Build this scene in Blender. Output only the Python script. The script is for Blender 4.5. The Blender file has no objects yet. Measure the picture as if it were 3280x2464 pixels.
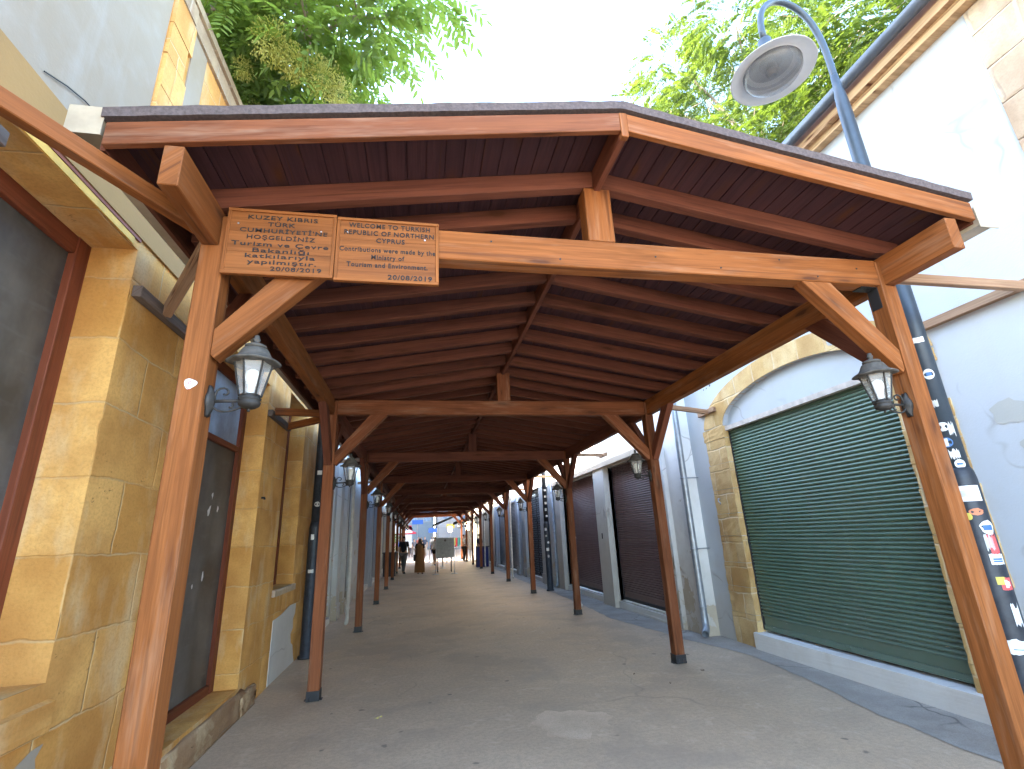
import bpy, bmesh, math, random
from mathutils import Vector, Matrix
random.seed(7)
R_ = math.radians
S = bpy.context.scene
COL = S.collection

# ------------------------------------------------------------------ camera
F_PX, YAW, PIT, ROL = 1547.648, .195, .301, -.046
cam = bpy.data.cameras.new('camera'); co = bpy.data.objects.new('camera', cam); COL.objects.link(co)
cam.sensor_width = 36; cam.lens = F_PX / 3280 * 36; cam.clip_start = .05; cam.clip_end = 2000
fw = Vector((math.sin(YAW)*math.cos(PIT), math.cos(YAW)*math.cos(PIT), math.sin(PIT)))
rt = Vector((math.cos(YAW), -math.sin(YAW), 0)); up = rt.cross(fw)
rt2 = rt*math.cos(ROL) + up*math.sin(ROL); up2 = -rt*math.sin(ROL) + up*math.cos(ROL)
M = Matrix((rt2, up2, -fw)).transposed().to_4x4(); M.translation = (0, 0, 1.6)
co.matrix_world = M; S.camera = co

# ------------------------------------------------------------------ light
SUN_EL, SUN_AZ = R_(27), math.atan2(-.96, .28)
w = bpy.data.worlds.new('World'); S.world = w; w.use_nodes = True
wn = w.node_tree; bg = wn.nodes['Background']
sky = wn.nodes.new('ShaderNodeTexSky'); sky.sky_type = 'NISHITA'; sky.sun_disc = False
sky.sun_elevation = SUN_EL; sky.sun_rotation = SUN_AZ; sky.dust_density = 1.0; sky.ozone_density = 1.0; sky.air_density = 1.0
wn.links.new(sky.outputs[0], bg.inputs[0]); bg.inputs[1].default_value = .15
sl = bpy.data.lights.new('sun', 'SUN'); so = bpy.data.objects.new('sun', sl); COL.objects.link(so)
sl.energy = 2.6; sl.angle = R_(.6); sl.color = (1, .93, .82)
sd = Vector((math.sin(SUN_AZ)*math.cos(SUN_EL), math.cos(SUN_AZ)*math.cos(SUN_EL), math.sin(SUN_EL)))
so.rotation_euler = sd.to_track_quat('Z', 'Y').to_euler()
S.view_settings.view_transform = 'Standard'; S.view_settings.look = 'None'
S.view_settings.exposure = 4.05; S.view_settings.gamma = 1
S.cycles.max_bounces = 8; S.cycles.diffuse_bounces = 5; S.cycles.glossy_bounces = 3
S.cycles.transparent_max_bounces = 16; S.cycles.transmission_bounces = 6
S.cycles.sample_clamp_indirect = 6

# ------------------------------------------------------------------ materials
class N:
    def __init__(s, name):
        s.m = bpy.data.materials.new(name); s.m.use_nodes = True
        s.t = s.m.node_tree; s.b = s.t.nodes['Principled BSDF']; s.out = s.t.nodes['Material Output']
        s._uv = None
    def nd(s, typ, **k):
        n = s.t.nodes.new(typ)
        for a, v in k.items(): setattr(n, a, v)
        return n
    def ln(s, a, b): s.t.links.new(a, b)
    def setin(s, sock, v):
        if isinstance(v, bpy.types.NodeSocket): s.ln(v, sock)
        elif isinstance(v, (tuple, list)) and len(v) == 3 and sock.type == 'RGBA': sock.default_value = (*v, 1)
        else: sock.default_value = v
    def uv(s, sx=1, sy=1, ox=0, oy=0):
        tc = s.nd('ShaderNodeTexCoord'); mp = s.nd('ShaderNodeMapping')
        s.ln(tc.outputs['UV'], mp.inputs[0]); mp.inputs['Scale'].default_value = (sx, sy, 1); mp.inputs['Location'].default_value = (ox, oy, 0)
        return mp.outputs[0]
    def obj(s, sc=1):
        tc = s.nd('ShaderNodeTexCoord'); mp = s.nd('ShaderNodeMapping')
        s.ln(tc.outputs['Object'], mp.inputs[0]); mp.inputs['Scale'].default_value = (sc, sc, sc)
        return mp.outputs[0]
    def noise(s, vec, scale=1, detail=3, rough=.55, dist=0, col=False):
        n = s.nd('ShaderNodeTexNoise'); s.ln(vec, n.inputs['Vector'])
        n.inputs['Scale'].default_value = scale; n.inputs['Detail'].default_value = detail
        n.inputs['Roughness'].default_value = rough; n.inputs['Distortion'].default_value = dist
        return n.outputs['Color' if col else 'Fac']
    def vor(s, vec, scale=1, feature='F1', rnd=1, out='Distance'):
        n = s.nd('ShaderNodeTexVoronoi', feature=feature); s.ln(vec, n.inputs['Vector'])
        n.inputs['Scale'].default_value = scale; n.inputs['Randomness'].default_value = rnd
        return n.outputs[out]
    def ramp(s, fac, *st, interp='LINEAR'):
        r = s.nd('ShaderNodeValToRGB'); s.ln(fac, r.inputs[0]); r.color_ramp.interpolation = interp
        e = r.color_ramp.elements
        while len(e) < len(st): e.new(.5)
        for i, (p, c) in enumerate(st):
            e[i].position = p; e[i].color = (c, c, c, 1) if isinstance(c, (int, float)) else (*c, 1)
        return r.outputs[0]
    def mix(s, f, a, b, mode='MIX'):
        n = s.nd('ShaderNodeMix', data_type='RGBA', blend_type=mode)
        s.setin(n.inputs[0], f); s.setin(n.inputs[6], a); s.setin(n.inputs[7], b)
        return n.outputs[2]
    def math(s, op, a, b=0):
        n = s.nd('ShaderNodeMath', operation=op); s.setin(n.inputs[0], a); s.setin(n.inputs[1], b); return n.outputs[0]
    def sep(s, v):
        n = s.nd('ShaderNodeSeparateXYZ'); s.ln(v, n.inputs[0]); return n.outputs
    def warp(s, vec, amt, scale):
        c = s.noise(vec, scale, 2, col=True)
        a = s.nd('ShaderNodeVectorMath', operation='SUBTRACT'); s.ln(c, a.inputs[0]); a.inputs[1].default_value = (.5, .5, .5)
        b = s.nd('ShaderNodeVectorMath', operation='SCALE'); s.ln(a.outputs[0], b.inputs[0]); b.inputs['Scale'].default_value = amt
        d = s.nd('ShaderNodeVectorMath', operation='ADD'); s.ln(vec, d.inputs[0]); s.ln(b.outputs[0], d.inputs[1])
        return d.outputs[0]
    def fin(s, col=None, rough=.7, bump=None, bs=.3, bd=.01, spec=.4, metal=0, **k):
        if col is not None: s.setin(s.b.inputs['Base Color'], col)
        s.setin(s.b.inputs['Roughness'], rough); s.b.inputs['Specular IOR Level'].default_value = spec
        s.b.inputs['Metallic'].default_value = metal
        if bump is not None:
            n = s.nd('ShaderNodeBump'); s.ln(bump, n.inputs['Height']); n.inputs['Strength'].default_value = bs
            n.inputs['Distance'].default_value = bd; s.ln(n.outputs[0], s.b.inputs['Normal'])
        for a, v in k.items(): s.setin(s.b.inputs[a.replace('_', ' ')], v)
        return s.m

def wood(name, c0, c1, knot=(.10, .035, .015), rough=.66, worn=0, clean=False):
    n = N(name)
    g = n.noise(n.warp(n.uv(1, 1), .05, 1.3), 1, 2)
    fine = n.noise(n.uv(2.2, 70), 1, 5, .65, .4)
    broad = n.noise(n.uv(.7, 9), 1, 3, .5, .8)
    rings = n.noise(n.warp(n.uv(.9, 22), .9, 1.1), 1, 3, .6, 1.2)
    c = n.mix(n.ramp(broad, (.3, 0), (.7, 1)), c0, c1)
    c = n.mix(n.math('MULTIPLY', n.ramp(rings, (.38, 1), (.5, 0)), .38), c, tuple(x*.45 for x in c0))
    c = n.mix(n.math('MULTIPLY', n.ramp(fine, (.35, 1), (.6, 0)), .35), c, tuple(x*.5 for x in c0))
    # knots: dark ovals with a lighter ring, irregularly spaced
    kv = n.vor(n.warp(n.uv(1.9, 7.5), .35, 1.6), 1, rnd=1)
    k = n.ramp(kv, (.09, 1), (.16, .45), (.36, 0))
    sel = n.ramp(n.noise(n.uv(1.3, 4, 4, 9), 1, 1), (.40, 0), (.47, 1))
    k = n.mix(1.0, k, sel, 'MULTIPLY')
    if clean: k = n.math('MULTIPLY', k, .3)
    c = n.mix(k, c, knot)
    # drying checks and darker weather stains
    ck = n.ramp(n.noise(n.warp(n.uv(.55, 26, 2, 7), .35, 1.2), 1, 2, .5), (.655, 0), (.675, 1))
    if clean: ck = n.math('MULTIPLY', ck, 0)
    c = n.mix(n.math('MULTIPLY', ck, .6), c, knot)
    stn = n.ramp(n.noise(n.uv(1.1, 3.5, 8, 1), 1, 4, .65), (.56, 0), (.72, 1))
    c = n.mix(n.math('MULTIPLY', stn, .08 if clean else .45), c, tuple(x*.42 for x in c0))
    if worn:
        wv = n.ramp(n.noise(n.uv(1.2, 10, 3, 3), 1, 4, .7), (.52, 0), (.75, worn))
        c = n.mix(wv, c, (.46, .30, .20))
    oi = n.nd('ShaderNodeObjectInfo')
    hs = n.nd('ShaderNodeHueSaturation'); n.ln(c, hs.inputs['Color'])
    mr = n.nd('ShaderNodeMapRange'); n.ln(oi.outputs['Random'], mr.inputs[0]); mr.inputs[3].default_value = .8; mr.inputs[4].default_value = 1.15
    n.ln(mr.outputs[0], hs.inputs['Value'])
    b = n.mix(.5, fine, rings)
    return n.fin(hs.outputs[0], n.ramp(broad, (.2, rough-.1), (.8, rough+.12)), b, .45, .004, spec=.18)

def stone(name, c0, c1, bw=.62, bh=.36, mort=.012, off=.5, mcol=(.60, .44, .24), seed=0, pits=1.0):
    n = N(name)
    v = n.warp(n.warp(n.uv(1, 1, seed, 0), .09, 1.7), .02, 14)
    br = n.nd('ShaderNodeTexBrick'); n.ln(v, br.inputs['Vector'])
    br.offset = off; br.inputs['Scale'].default_value = 1; br.inputs['Brick Width'].default_value = bw
    br.inputs['Row Height'].default_value = bh; br.inputs['Mortar Size'].default_value = mort; br.inputs['Mortar Smooth'].default_value = .9
    br.inputs['Color1'].default_value = (0, 0, 0, 1); br.inputs['Color2'].default_value = (1, 1, 1, 1); br.inputs['Mortar'].default_value = (.5, .5, .5, 1)
    c = n.mix(br.outputs['Color'], c0, c1)
    blot = n.noise(n.uv(1, 1, 3, 1), 2.2, 5, .62)
    pat = n.noise(n.warp(n.uv(.8, .6, 5, 2), .5, 1.5), 1, 3, .6)
    c = n.mix(n.math('MULTIPLY', n.ramp(pat, (.50, 0), (.62, 1)), .55), c, tuple(a*b for a, b in zip(c0, (.70, .60, .62))))
    c = n.mix(n.math('MULTIPLY', n.ramp(blot, (.35, 1), (.62, 0)), .55), c, tuple(a*b for a, b in zip(c0, (.62, .5, .42))))
    blot2 = n.noise(n.uv(1.4, .5, 7, 5), 2.6, 4, .6)
    c = n.mix(n.math('MULTIPLY', n.ramp(blot2, (.52, 0), (.7, 1)), .5), c, (.68, .54, .33))
    grain = n.noise(n.uv(1, 1), 55, 4, .7)
    c = n.mix(n.math('MULTIPLY', n.ramp(grain, (.3, 1), (.55, 0)), .3), c, tuple(x*.45 for x in c0))
    pit = n.ramp(n.vor(n.warp(n.uv(5, 8), 1.6, 4), 1), (.04, 1), (.15, 0))
    psel = n.ramp(n.noise(n.uv(1, 1, 2, 2), 3.1, 2), (.56, 0), (.66, pits*.8))
    pit = n.mix(1.0, pit, psel, 'MULTIPLY')
    c = n.mix(pit, c, tuple(x*.3 for x in c0))
    msel = n.ramp(n.noise(n.uv(1, 1, 9, 4), 2.2, 4), (.40, .05), (.62, .75))
    mf = n.mix(1.0, br.outputs['Fac'], msel, 'MULTIPLY')
    c = n.mix(mf, c, mcol)
    h = n.mix(.5, n.mix(.35, blot, grain), n.mix(1.0, n.math('SUBTRACT', 1, br.outputs['Fac']), n.math('SUBTRACT', 1, pit), 'MULTIPLY'))
    return n.fin(c, .88, h, .6, .022, spec=.15)

def plaster(name, base, stain=(.42, .41, .38), peel=.0, low=.6, rough=.85, seed=0, damp=1.2):
    n = N(name)
    v = n.uv(1, 1, seed, seed*.37)
    big = n.noise(v, .9, 5, .6); mid = n.noise(v, 4.5, 5, .65); fine = n.noise(v, 60, 3, .6)
    c = n.mix(n.math('MULTIPLY', n.ramp(big, (.42, 0), (.75, 1)), .30), base, stain)
    c = n.mix(n.math('MULTIPLY', n.ramp(mid, (.3, 1), (.5, 0)), .16), c, stain)
    st = n.noise(n.uv(3.2, .28, seed, 2), 1.5, 4, .6)
    c = n.mix(n.math('MULTIPLY', n.ramp(st, (.56, 0), (.8, 1)), .3), c, stain)
    # rising damp and dirt near the ground: follows height in metres (uv y = z)
    z = n.sep(n.uv())[1]
    hz = n.math('ADD', z, n.math('MULTIPLY', n.math('SUBTRACT', mid, .5), .9))
    dz = n.nd('ShaderNodeMapRange'); n.ln(hz, dz.inputs[0]); dz.inputs[1].default_value = damp; dz.inputs[2].default_value = .1
    c = n.mix(n.math('MULTIPLY', dz.outputs[0], low), c, (.40, .35, .29))
    cr = n.ramp(n.vor(n.warp(n.uv(.55, .8, seed), .5, 2), 1, 'DISTANCE_TO_EDGE'), (.0, 1), (.010, 0))
    csel = n.ramp(n.noise(v, 1.3, 2), (.52, 0), (.6, .55))
    crk = n.mix(1.0, cr, csel, 'MULTIPLY')
    c = n.mix(crk, c, (.25, .22, .19))
    h = n.mix(.3, mid, fine)
    if peel:
        pz = n.nd('ShaderNodeMapRange'); n.ln(z, pz.inputs[0]); pz.inputs[1].default_value = 3.2; pz.inputs[2].default_value = .3
        pn = n.noise(n.warp(v, .3, 3), 1.6, 5, .6)
        pf = n.ramp(n.math('MULTIPLY', pn, n.math('ADD', n.math('MULTIPLY', pz.outputs[0], .35), .75)), (.64-peel*.05, 0), (.66-peel*.05, 1))
        c = n.mix(pf, c, n.mix(mid, (.36, .29, .20), (.50, .44, .36)))
        h = n.mix(n.math('MULTIPLY', pf, .6), h, (0, 0, 0))
    return n.fin(c, rough, h, .35, .012, spec=.2)

def plain(name, col, rough=.5, metal=0, spec=.4, var=.15, vs=9, bump=.15, **k):
    n = N(name); t = n.noise(n.obj(), vs, 4, .6)
    c = n.mix(n.ramp(t, (.3, 0), (.7, 1)), tuple(x*(1-var) for x in col), tuple(min(1, x*(1+var)) for x in col))
    return n.fin(c, rough, t, bump, .003, spec, metal, **k)

WOOD = wood('stained_pine', (.245, .078, .020), (.335, .117, .034), worn=.30)
SIGNW = wood('carved_sign_pine', (.24, .080, .022), (.34, .122, .036), clean=True)
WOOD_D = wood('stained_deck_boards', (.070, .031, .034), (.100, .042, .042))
WOOD_M = wood('stained_pine_dimmed', (.195, .062, .024), (.27, .092, .036), worn=.4)  # pine copy dimmed for the rows deeper in, shade put into the colour
WOOD_R = wood('stained_pine_shade_toned', (.150, .049, .030), (.215, .075, .041))  # darker pine copy, the shade under the roof is in its colour
WOOD_OLD = wood('weathered_pine', (.34, .20, .12), (.46, .30, .19), rough=.7, worn=.5)
WOOD_GREY = wood('weathered_grey_wood', (.12, .09, .075), (.20, .16, .13), rough=.75, worn=.3)
REDFRAME = wood('red_brown_painted_frame', (.16, .042, .020), (.22, .062, .030), rough=.5)
STONE = stone('golden_sandstone', (.60, .300, .078), (.80, .460, .150), .66, .40, .010)
STONE2 = stone('golden_sandstone_tall', (.60, .310, .095), (.80, .470, .170), .34, .55, off=.3, seed=3)
STONE_ARCH = stone('sandstone_arch', (.56, .37, .15), (.68, .50, .26), .42, .34, .016, seed=1.7, mcol=(.66, .56, .40), pits=.8)
STONE_ROUGH = stone('rough_old_sandstone', (.44, .34, .24), (.60, .48, .33), .55, .36, .02, seed=5, mcol=(.6, .52, .42), pits=1)
STEP = stone('worn_step_stone', (.34, .21, .115), (.44, .29, .17), .9, .5, .006, seed=8, mcol=(.3, .24, .18))
WHITE = plaster('white_plaster', (.46, .49, .52), peel=0, seed=1)
CREAMW = plaster('warm_white_plaster', (.30, .235, .165), peel=0, seed=12, low=0)
WHITE2 = plaster('white_plaster_peeling', (.76, .76, .74), peel=1.15, seed=4, low=.75, damp=1.6)
GREYP = plaster('grey_plaster', (.46, .48, .50), peel=.6, seed=9, low=.5)
GREYP2 = plaster('blue_grey_plaster', (.40, .44, .50), peel=.3, seed=14, low=.5)
CREAM = plaster('cream_plaster', (.66, .60, .48), peel=.3, seed=19, low=.4)
BAND = plaster('stone_band_plaster', (.34, .20, .075), stain=(.22, .13, .055), low=0, seed=6)
SILLM = plaster('white_painted_ledge', (.78, .77, .74), stain=(.5, .42, .34), low=.28, seed=11, damp=.9)
BLACKM = plain('black_metal', (.035, .035, .038), .45, .3)
LANTERN = plain('dusty_black_iron', (.040, .036, .032), .6, .2, var=.45, vs=18, bump=.4)
LANTERN_TOP = plain('dusty_lantern_roof', (.095, .086, .074), .75, .1, var=.35, vs=22, bump=.4)
POLE = plain('blue_grey_painted_steel', (.050, .066, .085), .42, .2, var=.12)
POLE_D = plain('dark_painted_steel', (.035, .040, .050), .45, .2, var=.25, vs=14)
GALV = plain('galvanised_pipe', (.34, .37, .41), .42, .55, var=.18)
WPIPE = plain('cream_plastic_pipe', (.70, .67, .60), .5)
GUTTER = plain('beige_box_gutter', (.42, .35, .255), .5)
GUTD = plain('dark_roof_gutter', (.11, .125, .15), .45, .3)
FELT = plain('roof_felt', (.11, .085, .08), .95, var=.3, vs=60, bump=.6)
YELLOW = plain('yellow_sealant_strip', (.70, .42, .08), .7)
FROST = plain('frosted_plastic', (.58, .575, .56), .35, spec=.5, var=.05)
BULB = plain('white_bulb_glass', (.85, .83, .76), .25)
SILVER = plain('brushed_steel', (.55, .56, .58), .35, .8)
CHAR = plain('engraved_black_paint', (.020, .016, .015), .7)
GREEN = None

def shutter_mat(name, c, dirt):
    n = N(name); v = n.uv()
    a = n.noise(v, 3, 4, .6); b = n.noise(n.uv(.6, 9), 2, 4, .6)
    cc = n.mix(n.math('MULTIPLY', n.ramp(a, (.35, 0), (.7, 1)), .5), c, tuple(x*1.35+.01 for x in c))
    cc = n.mix(n.math('MULTIPLY', n.ramp(b, (.5, 0), (.75, 1)), .35), cc, dirt)
    stk = n.ramp(n.noise(n.uv(5, .35, 3, 3), 1.4, 4, .65), (.50, 0), (.72, 1))
    cc = n.mix(n.math('MULTIPLY', stk, .35), cc, dirt)
    z = n.sep(v)[1]
    dz = n.nd('ShaderNodeMapRange'); n.ln(z, dz.inputs[0]); dz.inputs[1].default_value = .9; dz.inputs[2].default_value = .2
    cc = n.mix(n.math('MULTIPLY', dz.outputs[0], .3), cc, (.20, .19, .16))
    mr = n.nd('ShaderNodeMapRange'); n.ln(z, mr.inputs[0]); mr.inputs[1].default_value = 1.1; mr.inputs[2].default_value = .25
    sc = n.ramp(n.noise(n.uv(2.2, 9, 5, 5), 2, 4, .7), (.66, 0), (.70, 1))
    cc = n.mix(n.math('MULTIPLY', n.mix(1, sc, mr.outputs[0], 'MULTIPLY'), .7), cc, (.55, .58, .55))
    return n.fin(cc, n.ramp(a, (.3, .34), (.7, .5)), a, .1, .003, spec=.5, metal=.15)
SH_GREEN = shutter_mat('green_roller_shutter', (.092, .165, .118), (.18, .20, .17))
SH_MAROON = shutter_mat('maroon_roller_shutter', (.15, .075, .078), (.20, .13, .12))
SH_GREY = shutter_mat('dark_grey_roller_shutter', (.07, .085, .11), (.12, .13, .14))
SH_BLUE = shutter_mat('blue_grey_roller_shutter', (.10, .14, .20), (.15, .17, .20))

def glassy(name, c, rough=.25, refl_smear=.2):
    n = N(name); a = n.noise(n.uv(1, .6), 1.6, 5, .65); b = n.noise(n.uv(1.5, 7), 2.3, 4, .6)
    cc = n.mix(n.ramp(a, (.40, 0), (.66, 1)), c, tuple(x*2.6+.015 for x in c))  # lighter blotches and grey smears paint reflections into the pane colour
    cc = n.mix(n.math('MULTIPLY', n.ramp(b, (.55, 0), (.8, 1)), refl_smear), cc, (.22, .23, .23))
    return n.fin(cc, n.ramp(a, (.3, rough), (.7, rough+.25)), a, .03, .003, spec=.5)
GLASS_D = glassy('dark_glass_painted_reflections', (.050, .044, .037), .42)
GLASS_B = glassy('blue_glass_painted_reflections', (.15, .20, .26), .35)  # bluish reflection put into the base colour
gl = N('thin_lantern_glass'); GLASS_T = gl.fin((.9, .9, .88), .08, spec=.5, Alpha=.28)

def ground_mat():
    n = N('worn_asphalt'); v = n.obj()
    big = n.noise(v, .35, 4, .55); mid = n.noise(v, 2.1, 5, .6); gr = n.noise(v, 150, 3, .7); gr2 = n.vor(v, 95)
    c = n.mix(n.ramp(big, (.3, 0), (.7, 1)), (.57, .42, .28), (.71, .545, .385))
    c = n.mix(n.math('MULTIPLY', n.ramp(mid, (.35, 1), (.6, 0)), .35), c, (.35, .26, .19))
    c = n.mix(n.math('MULTIPLY', n.ramp(gr, (.35, 1), (.55, 0)), .45), c, (.25, .19, .14))
    c = n.mix(n.math('MULTIPLY', n.ramp(gr2, (.10, 1), (.25, 0)), .3), c, (.42, .38, .33))
    m2 = n.noise(v, 26, 4, .7)
    c = n.mix(n.math('MULTIPLY', n.ramp(m2, (.40, 1), (.56, 0)), .30), c, (.30, .23, .165))
    m3 = n.noise(n.warp(v, .5, 2), 5.5, 5, .7)
    c = n.mix(n.math('MULTIPLY', n.ramp(m3, (.56, 0), (.66, 1)), .30), c, (.72, .58, .44))
    sp = n.ramp(n.vor(n.warp(v, .12, 6), 2.6), (.045, 1), (.075, 0))
    c = n.mix(n.math('MULTIPLY', sp, .65), c, (.09, .08, .07))
    cw = n.ramp(n.noise(n.warp(v, 1.2, .5), .8, 4, .6), (.52, 0), (.60, 1))
    c = n.mix(n.math('MULTIPLY', cw, .42), c, (.36, .28, .21))
    crk = n.ramp(n.vor(n.warp(v, .7, 1.3), .33, 'DISTANCE_TO_EDGE'), (0, 1), (.006, 0))
    c = n.mix(n.math('MULTIPLY', crk, n.ramp(n.noise(v, .6, 2), (.5, 0), (.62, .28))), c, (.10, .09, .08))
    sp2 = n.ramp(n.vor(n.warp(n.obj(1.3), .1, 5), 5.1), (.02, 1), (.045, 0))
    c = n.mix(n.math('MULTIPLY', sp2, .45), c, (.12, .10, .09))
    return n.fin(c, n.ramp(mid, (.3, .55), (.7, .78)), n.mix(.5, gr, gr2), .3, .004, spec=.35)
GROUND = ground_mat()
def strip_mat(name, a_, b_):
    n = N(name); v = n.obj(); mid = n.noise(v, 2.5, 5, .6); gr = n.noise(v, 110, 3, .7)
    c = n.mix(n.ramp(mid, (.35, 0), (.65, 1)), a_, b_)
    c = n.mix(n.math('MULTIPLY', n.ramp(gr, (.35, 1), (.55, 0)), .4), c, tuple(x*.5 for x in a_))
    cr = n.ramp(n.vor(n.warp(v, .4, 2.5), .9, 'DISTANCE_TO_EDGE'), (0, 1), (.016, 0))
    c = n.mix(n.math('MULTIPLY', cr, n.ramp(n.noise(v, .8, 2), (.5, 0), (.6, .7))), c, (.06, .055, .05))
    return n.fin(c, .8, gr, .4, .006, spec=.25)
STRIP = strip_mat('grey_asphalt_strip', (.33, .295, .255), (.43, .39, .34))
PATCH = strip_mat('cement_patch', (.57, .43, .30), (.72, .56, .41))

def leaf_mat(name, a_, b_, tr=.45):
    n = N(name); oi = n.nd('ShaderNodeNewGeometry')
    v = n.noise(n.obj(), 1.6, 3); c = n.mix(n.ramp(n.noise(n.obj(), 9, 2), (.3, 0), (.7, 1)), a_, b_)
    c = n.mix(n.ramp(v, (.35, 0), (.65, 1)), c, tuple(x*.8 for x in a_))
    d = n.nd('ShaderNodeBsdfTranslucent'); n.ln(n.mix(.6, c, tuple(min(1, q*k) for q, k in zip(b_, (2.4, 2.4, 1.2)))), d.inputs[0])
    ms = n.nd('ShaderNodeMixShader'); ms.inputs[0].default_value = tr
    n.fin(c, .45, spec=.35)
    n.ln(n.b.outputs[0], ms.inputs[1]); n.ln(d.outputs[0], ms.inputs[2]); n.ln(ms.outputs[0], n.out.inputs[0])
    return n.m
LEAF_L = leaf_mat('ailanthus_leaf_green', (.115, .185, .050), (.20, .27, .065))
LEAF_R = leaf_mat('ailanthus_leaf_bright', (.040, .074, .012), (.078, .112, .018), .4)
SEEDS = leaf_mat('winged_seed_yellow', (.33, .32, .09), (.48, .43, .12), .3)
BARK = plain('pale_bark', (.24, .19, .14), .9, var=.3, vs=6, bump=.6)

# ------------------------------------------------------------------ mesh helpers
def axis_uv(bm):
    L = bm.loops.layers.uv.verify()
    for f in bm.faces:
        n = f.normal; a = (abs(n.x), abs(n.y), abs(n.z)); m = a.index(max(a))
        for l in f.loops:
            c = l.vert.co
            l[L].uv = (c.y, c.z) if m == 0 else ((c.x, c.z) if m == 1 else (c.x, c.y))
def obj(name, bm, mat, parent=None, smooth=False, keep=False, loc=None):
    bm.normal_update()
    if not keep: axis_uv(bm)
    me = bpy.data.meshes.new(name); bm.to_mesh(me); bm.free()
    for m in (mat if isinstance(mat, (list, tuple)) else [mat]): me.materials.append(m)
    if smooth:
        for p in me.polygons: p.use_smooth = True
    o = bpy.data.objects.new(name, me); COL.objects.link(o)
    if parent: o.parent = parent
    if loc: o.location = loc
    return o
def tag(o, label=None, cat=None, group=None, kind=None):
    if label: o['label'] = label
    if cat: o['category'] = cat
    if group: o['group'] = group
    if kind: o['kind'] = kind
    return o
def thing(name, label, cat, loc=(0, 0, 0), rz=0, group=None):
    o = bpy.data.objects.new(name, None); COL.objects.link(o); o.location = loc; o.rotation_euler = (0, 0, rz)
    o.empty_display_size = .2
    return tag(o, label, cat, group)
def copy_tree(o, parent=None):
    c = o.copy(); COL.objects.link(c); c.parent = parent
    for ch in [x for x in o.children]: copy_tree(ch, c)
    return c
def box(bm, x0, x1, y0, y1, z0, z1):
    v = [bm.verts.new(p) for p in ((x0,y0,z0),(x1,y0,z0),(x1,y1,z0),(x0,y1,z0),(x0,y0,z1),(x1,y0,z1),(x1,y1,z1),(x0,y1,z1))]
    for f in ((3,2,1,0),(4,5,6,7),(0,1,5,4),(1,2,6,5),(2,3,7,6),(3,0,4,7)): bm.faces.new([v[i] for i in f])
    return bm
def bx(*a):
    bm = bmesh.new(); box(bm, *a); return bm
def bevel(bm, off=.004, seg=1):
    bmesh.ops.bevel(bm, geom=[e for e in bm.edges if len(e.link_faces) == 2 and e.calc_face_angle(0) > .5], offset=off, segments=seg, affect='EDGES', clamp_overlap=True)
    return bm
def prism(pts, ext, d, bev=.004, bm=None):
    """polygon pts swept by ext; uv u runs along d (grain)"""
    own = bmesh.new(); pts = [Vector(p) for p in pts]; ext = Vector(ext); d = Vector(d).normalized()
    a = [own.verts.new(p) for p in pts]; b = [own.verts.new(p+ext) for p in pts]; n = len(pts)
    own.faces.new(a); own.faces.new(b[::-1])
    for i in range(n): own.faces.new([a[i], b[i], b[(i+1) % n], a[(i+1) % n]][::-1])
    bmesh.ops.recalc_face_normals(own, faces=own.faces[:])
    if bev: bevel(own, bev)
    own.normal_update(); L = own.loops.layers.uv.verify(); ox, oy = random.uniform(0, 40), random.uniform(0, 40)
    for f in own.faces:
        nn = f.normal; t = nn.cross(d)
        if t.length < .4:
            u = nn.orthogonal().normalized(); t = nn.cross(u); k = .12
        else: t.normalize(); u = d; k = 1
        for l in f.loops: l[L].uv = (l.vert.co.dot(u)*k+ox, l.vert.co.dot(t)+oy+nn.x*.31+nn.z*.17)
    if bm is not None:
        tmp = bpy.data.meshes.new('t'); own.to_mesh(tmp); own.free(); bm.from_mesh(tmp); bpy.data.meshes.remove(tmp); return bm
    return own
def beam(p0, p1, w, h, upv=(0, 0, 1), bev=.004, bm=None):
    p0, p1 = Vector(p0), Vector(p1); d = (p1-p0).normalized(); s = d.cross(Vector(upv)).normalized(); u = s.cross(d).normalized()
    q = [p0+s*w/2-u*h/2, p0+s*w/2+u*h/2, p0-s*w/2+u*h/2, p0-s*w/2-u*h/2]
    return prism(q, p1-p0, d, bev, bm)
def tube(pts, r, seg=10, bm=None, caps=True):
    bm = bm or bmesh.new(); pts = [Vector(p) for p in pts]; n = len(pts)
    rs = r if isinstance(r, (list, tuple)) else [r]*n; rings = []; pu = None
    for i, p in enumerate(pts):
        d = (pts[min(i+1, n-1)]-pts[max(i-1, 0)]).normalized()
        if pu is None: pu = d.orthogonal().normalized()
        pu = (pu - d*pu.dot(d)).normalized(); s = d.cross(pu)
        rings.append([bm.verts.new(p+(pu*math.cos(2*math.pi*k/seg)+s*math.sin(2*math.pi*k/seg))*rs[i]) for k in range(seg)])
    for a, b in zip(rings, rings[1:]):
        for k in range(seg): bm.faces.new((a[k], a[(k+1) % seg], b[(k+1) % seg], b[k]))
    if caps: bm.faces.new(rings[0][::-1]); bm.faces.new(rings[-1])
    return bm
def lathe(prof, seg=24, c=(0, 0, 0), bm=None, rot=0, cap=True):
    bm = bm or bmesh.new(); c = Vector(c); rings = []
    for r, z in prof:
        rings.append([bm.verts.new(c+Vector((r*math.cos(rot+2*math.pi*k/seg), r*math.sin(rot+2*math.pi*k/seg), z))) for k in range(seg)])
    for a, b in zip(rings, rings[1:]):
        for k in range(seg): bm.faces.new((a[k], a[(k+1) % seg], b[(k+1) % seg], b[k]))
    if cap: bm.faces.new(rings[0][::-1]); bm.faces.new(rings[-1])
    return bm
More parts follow.
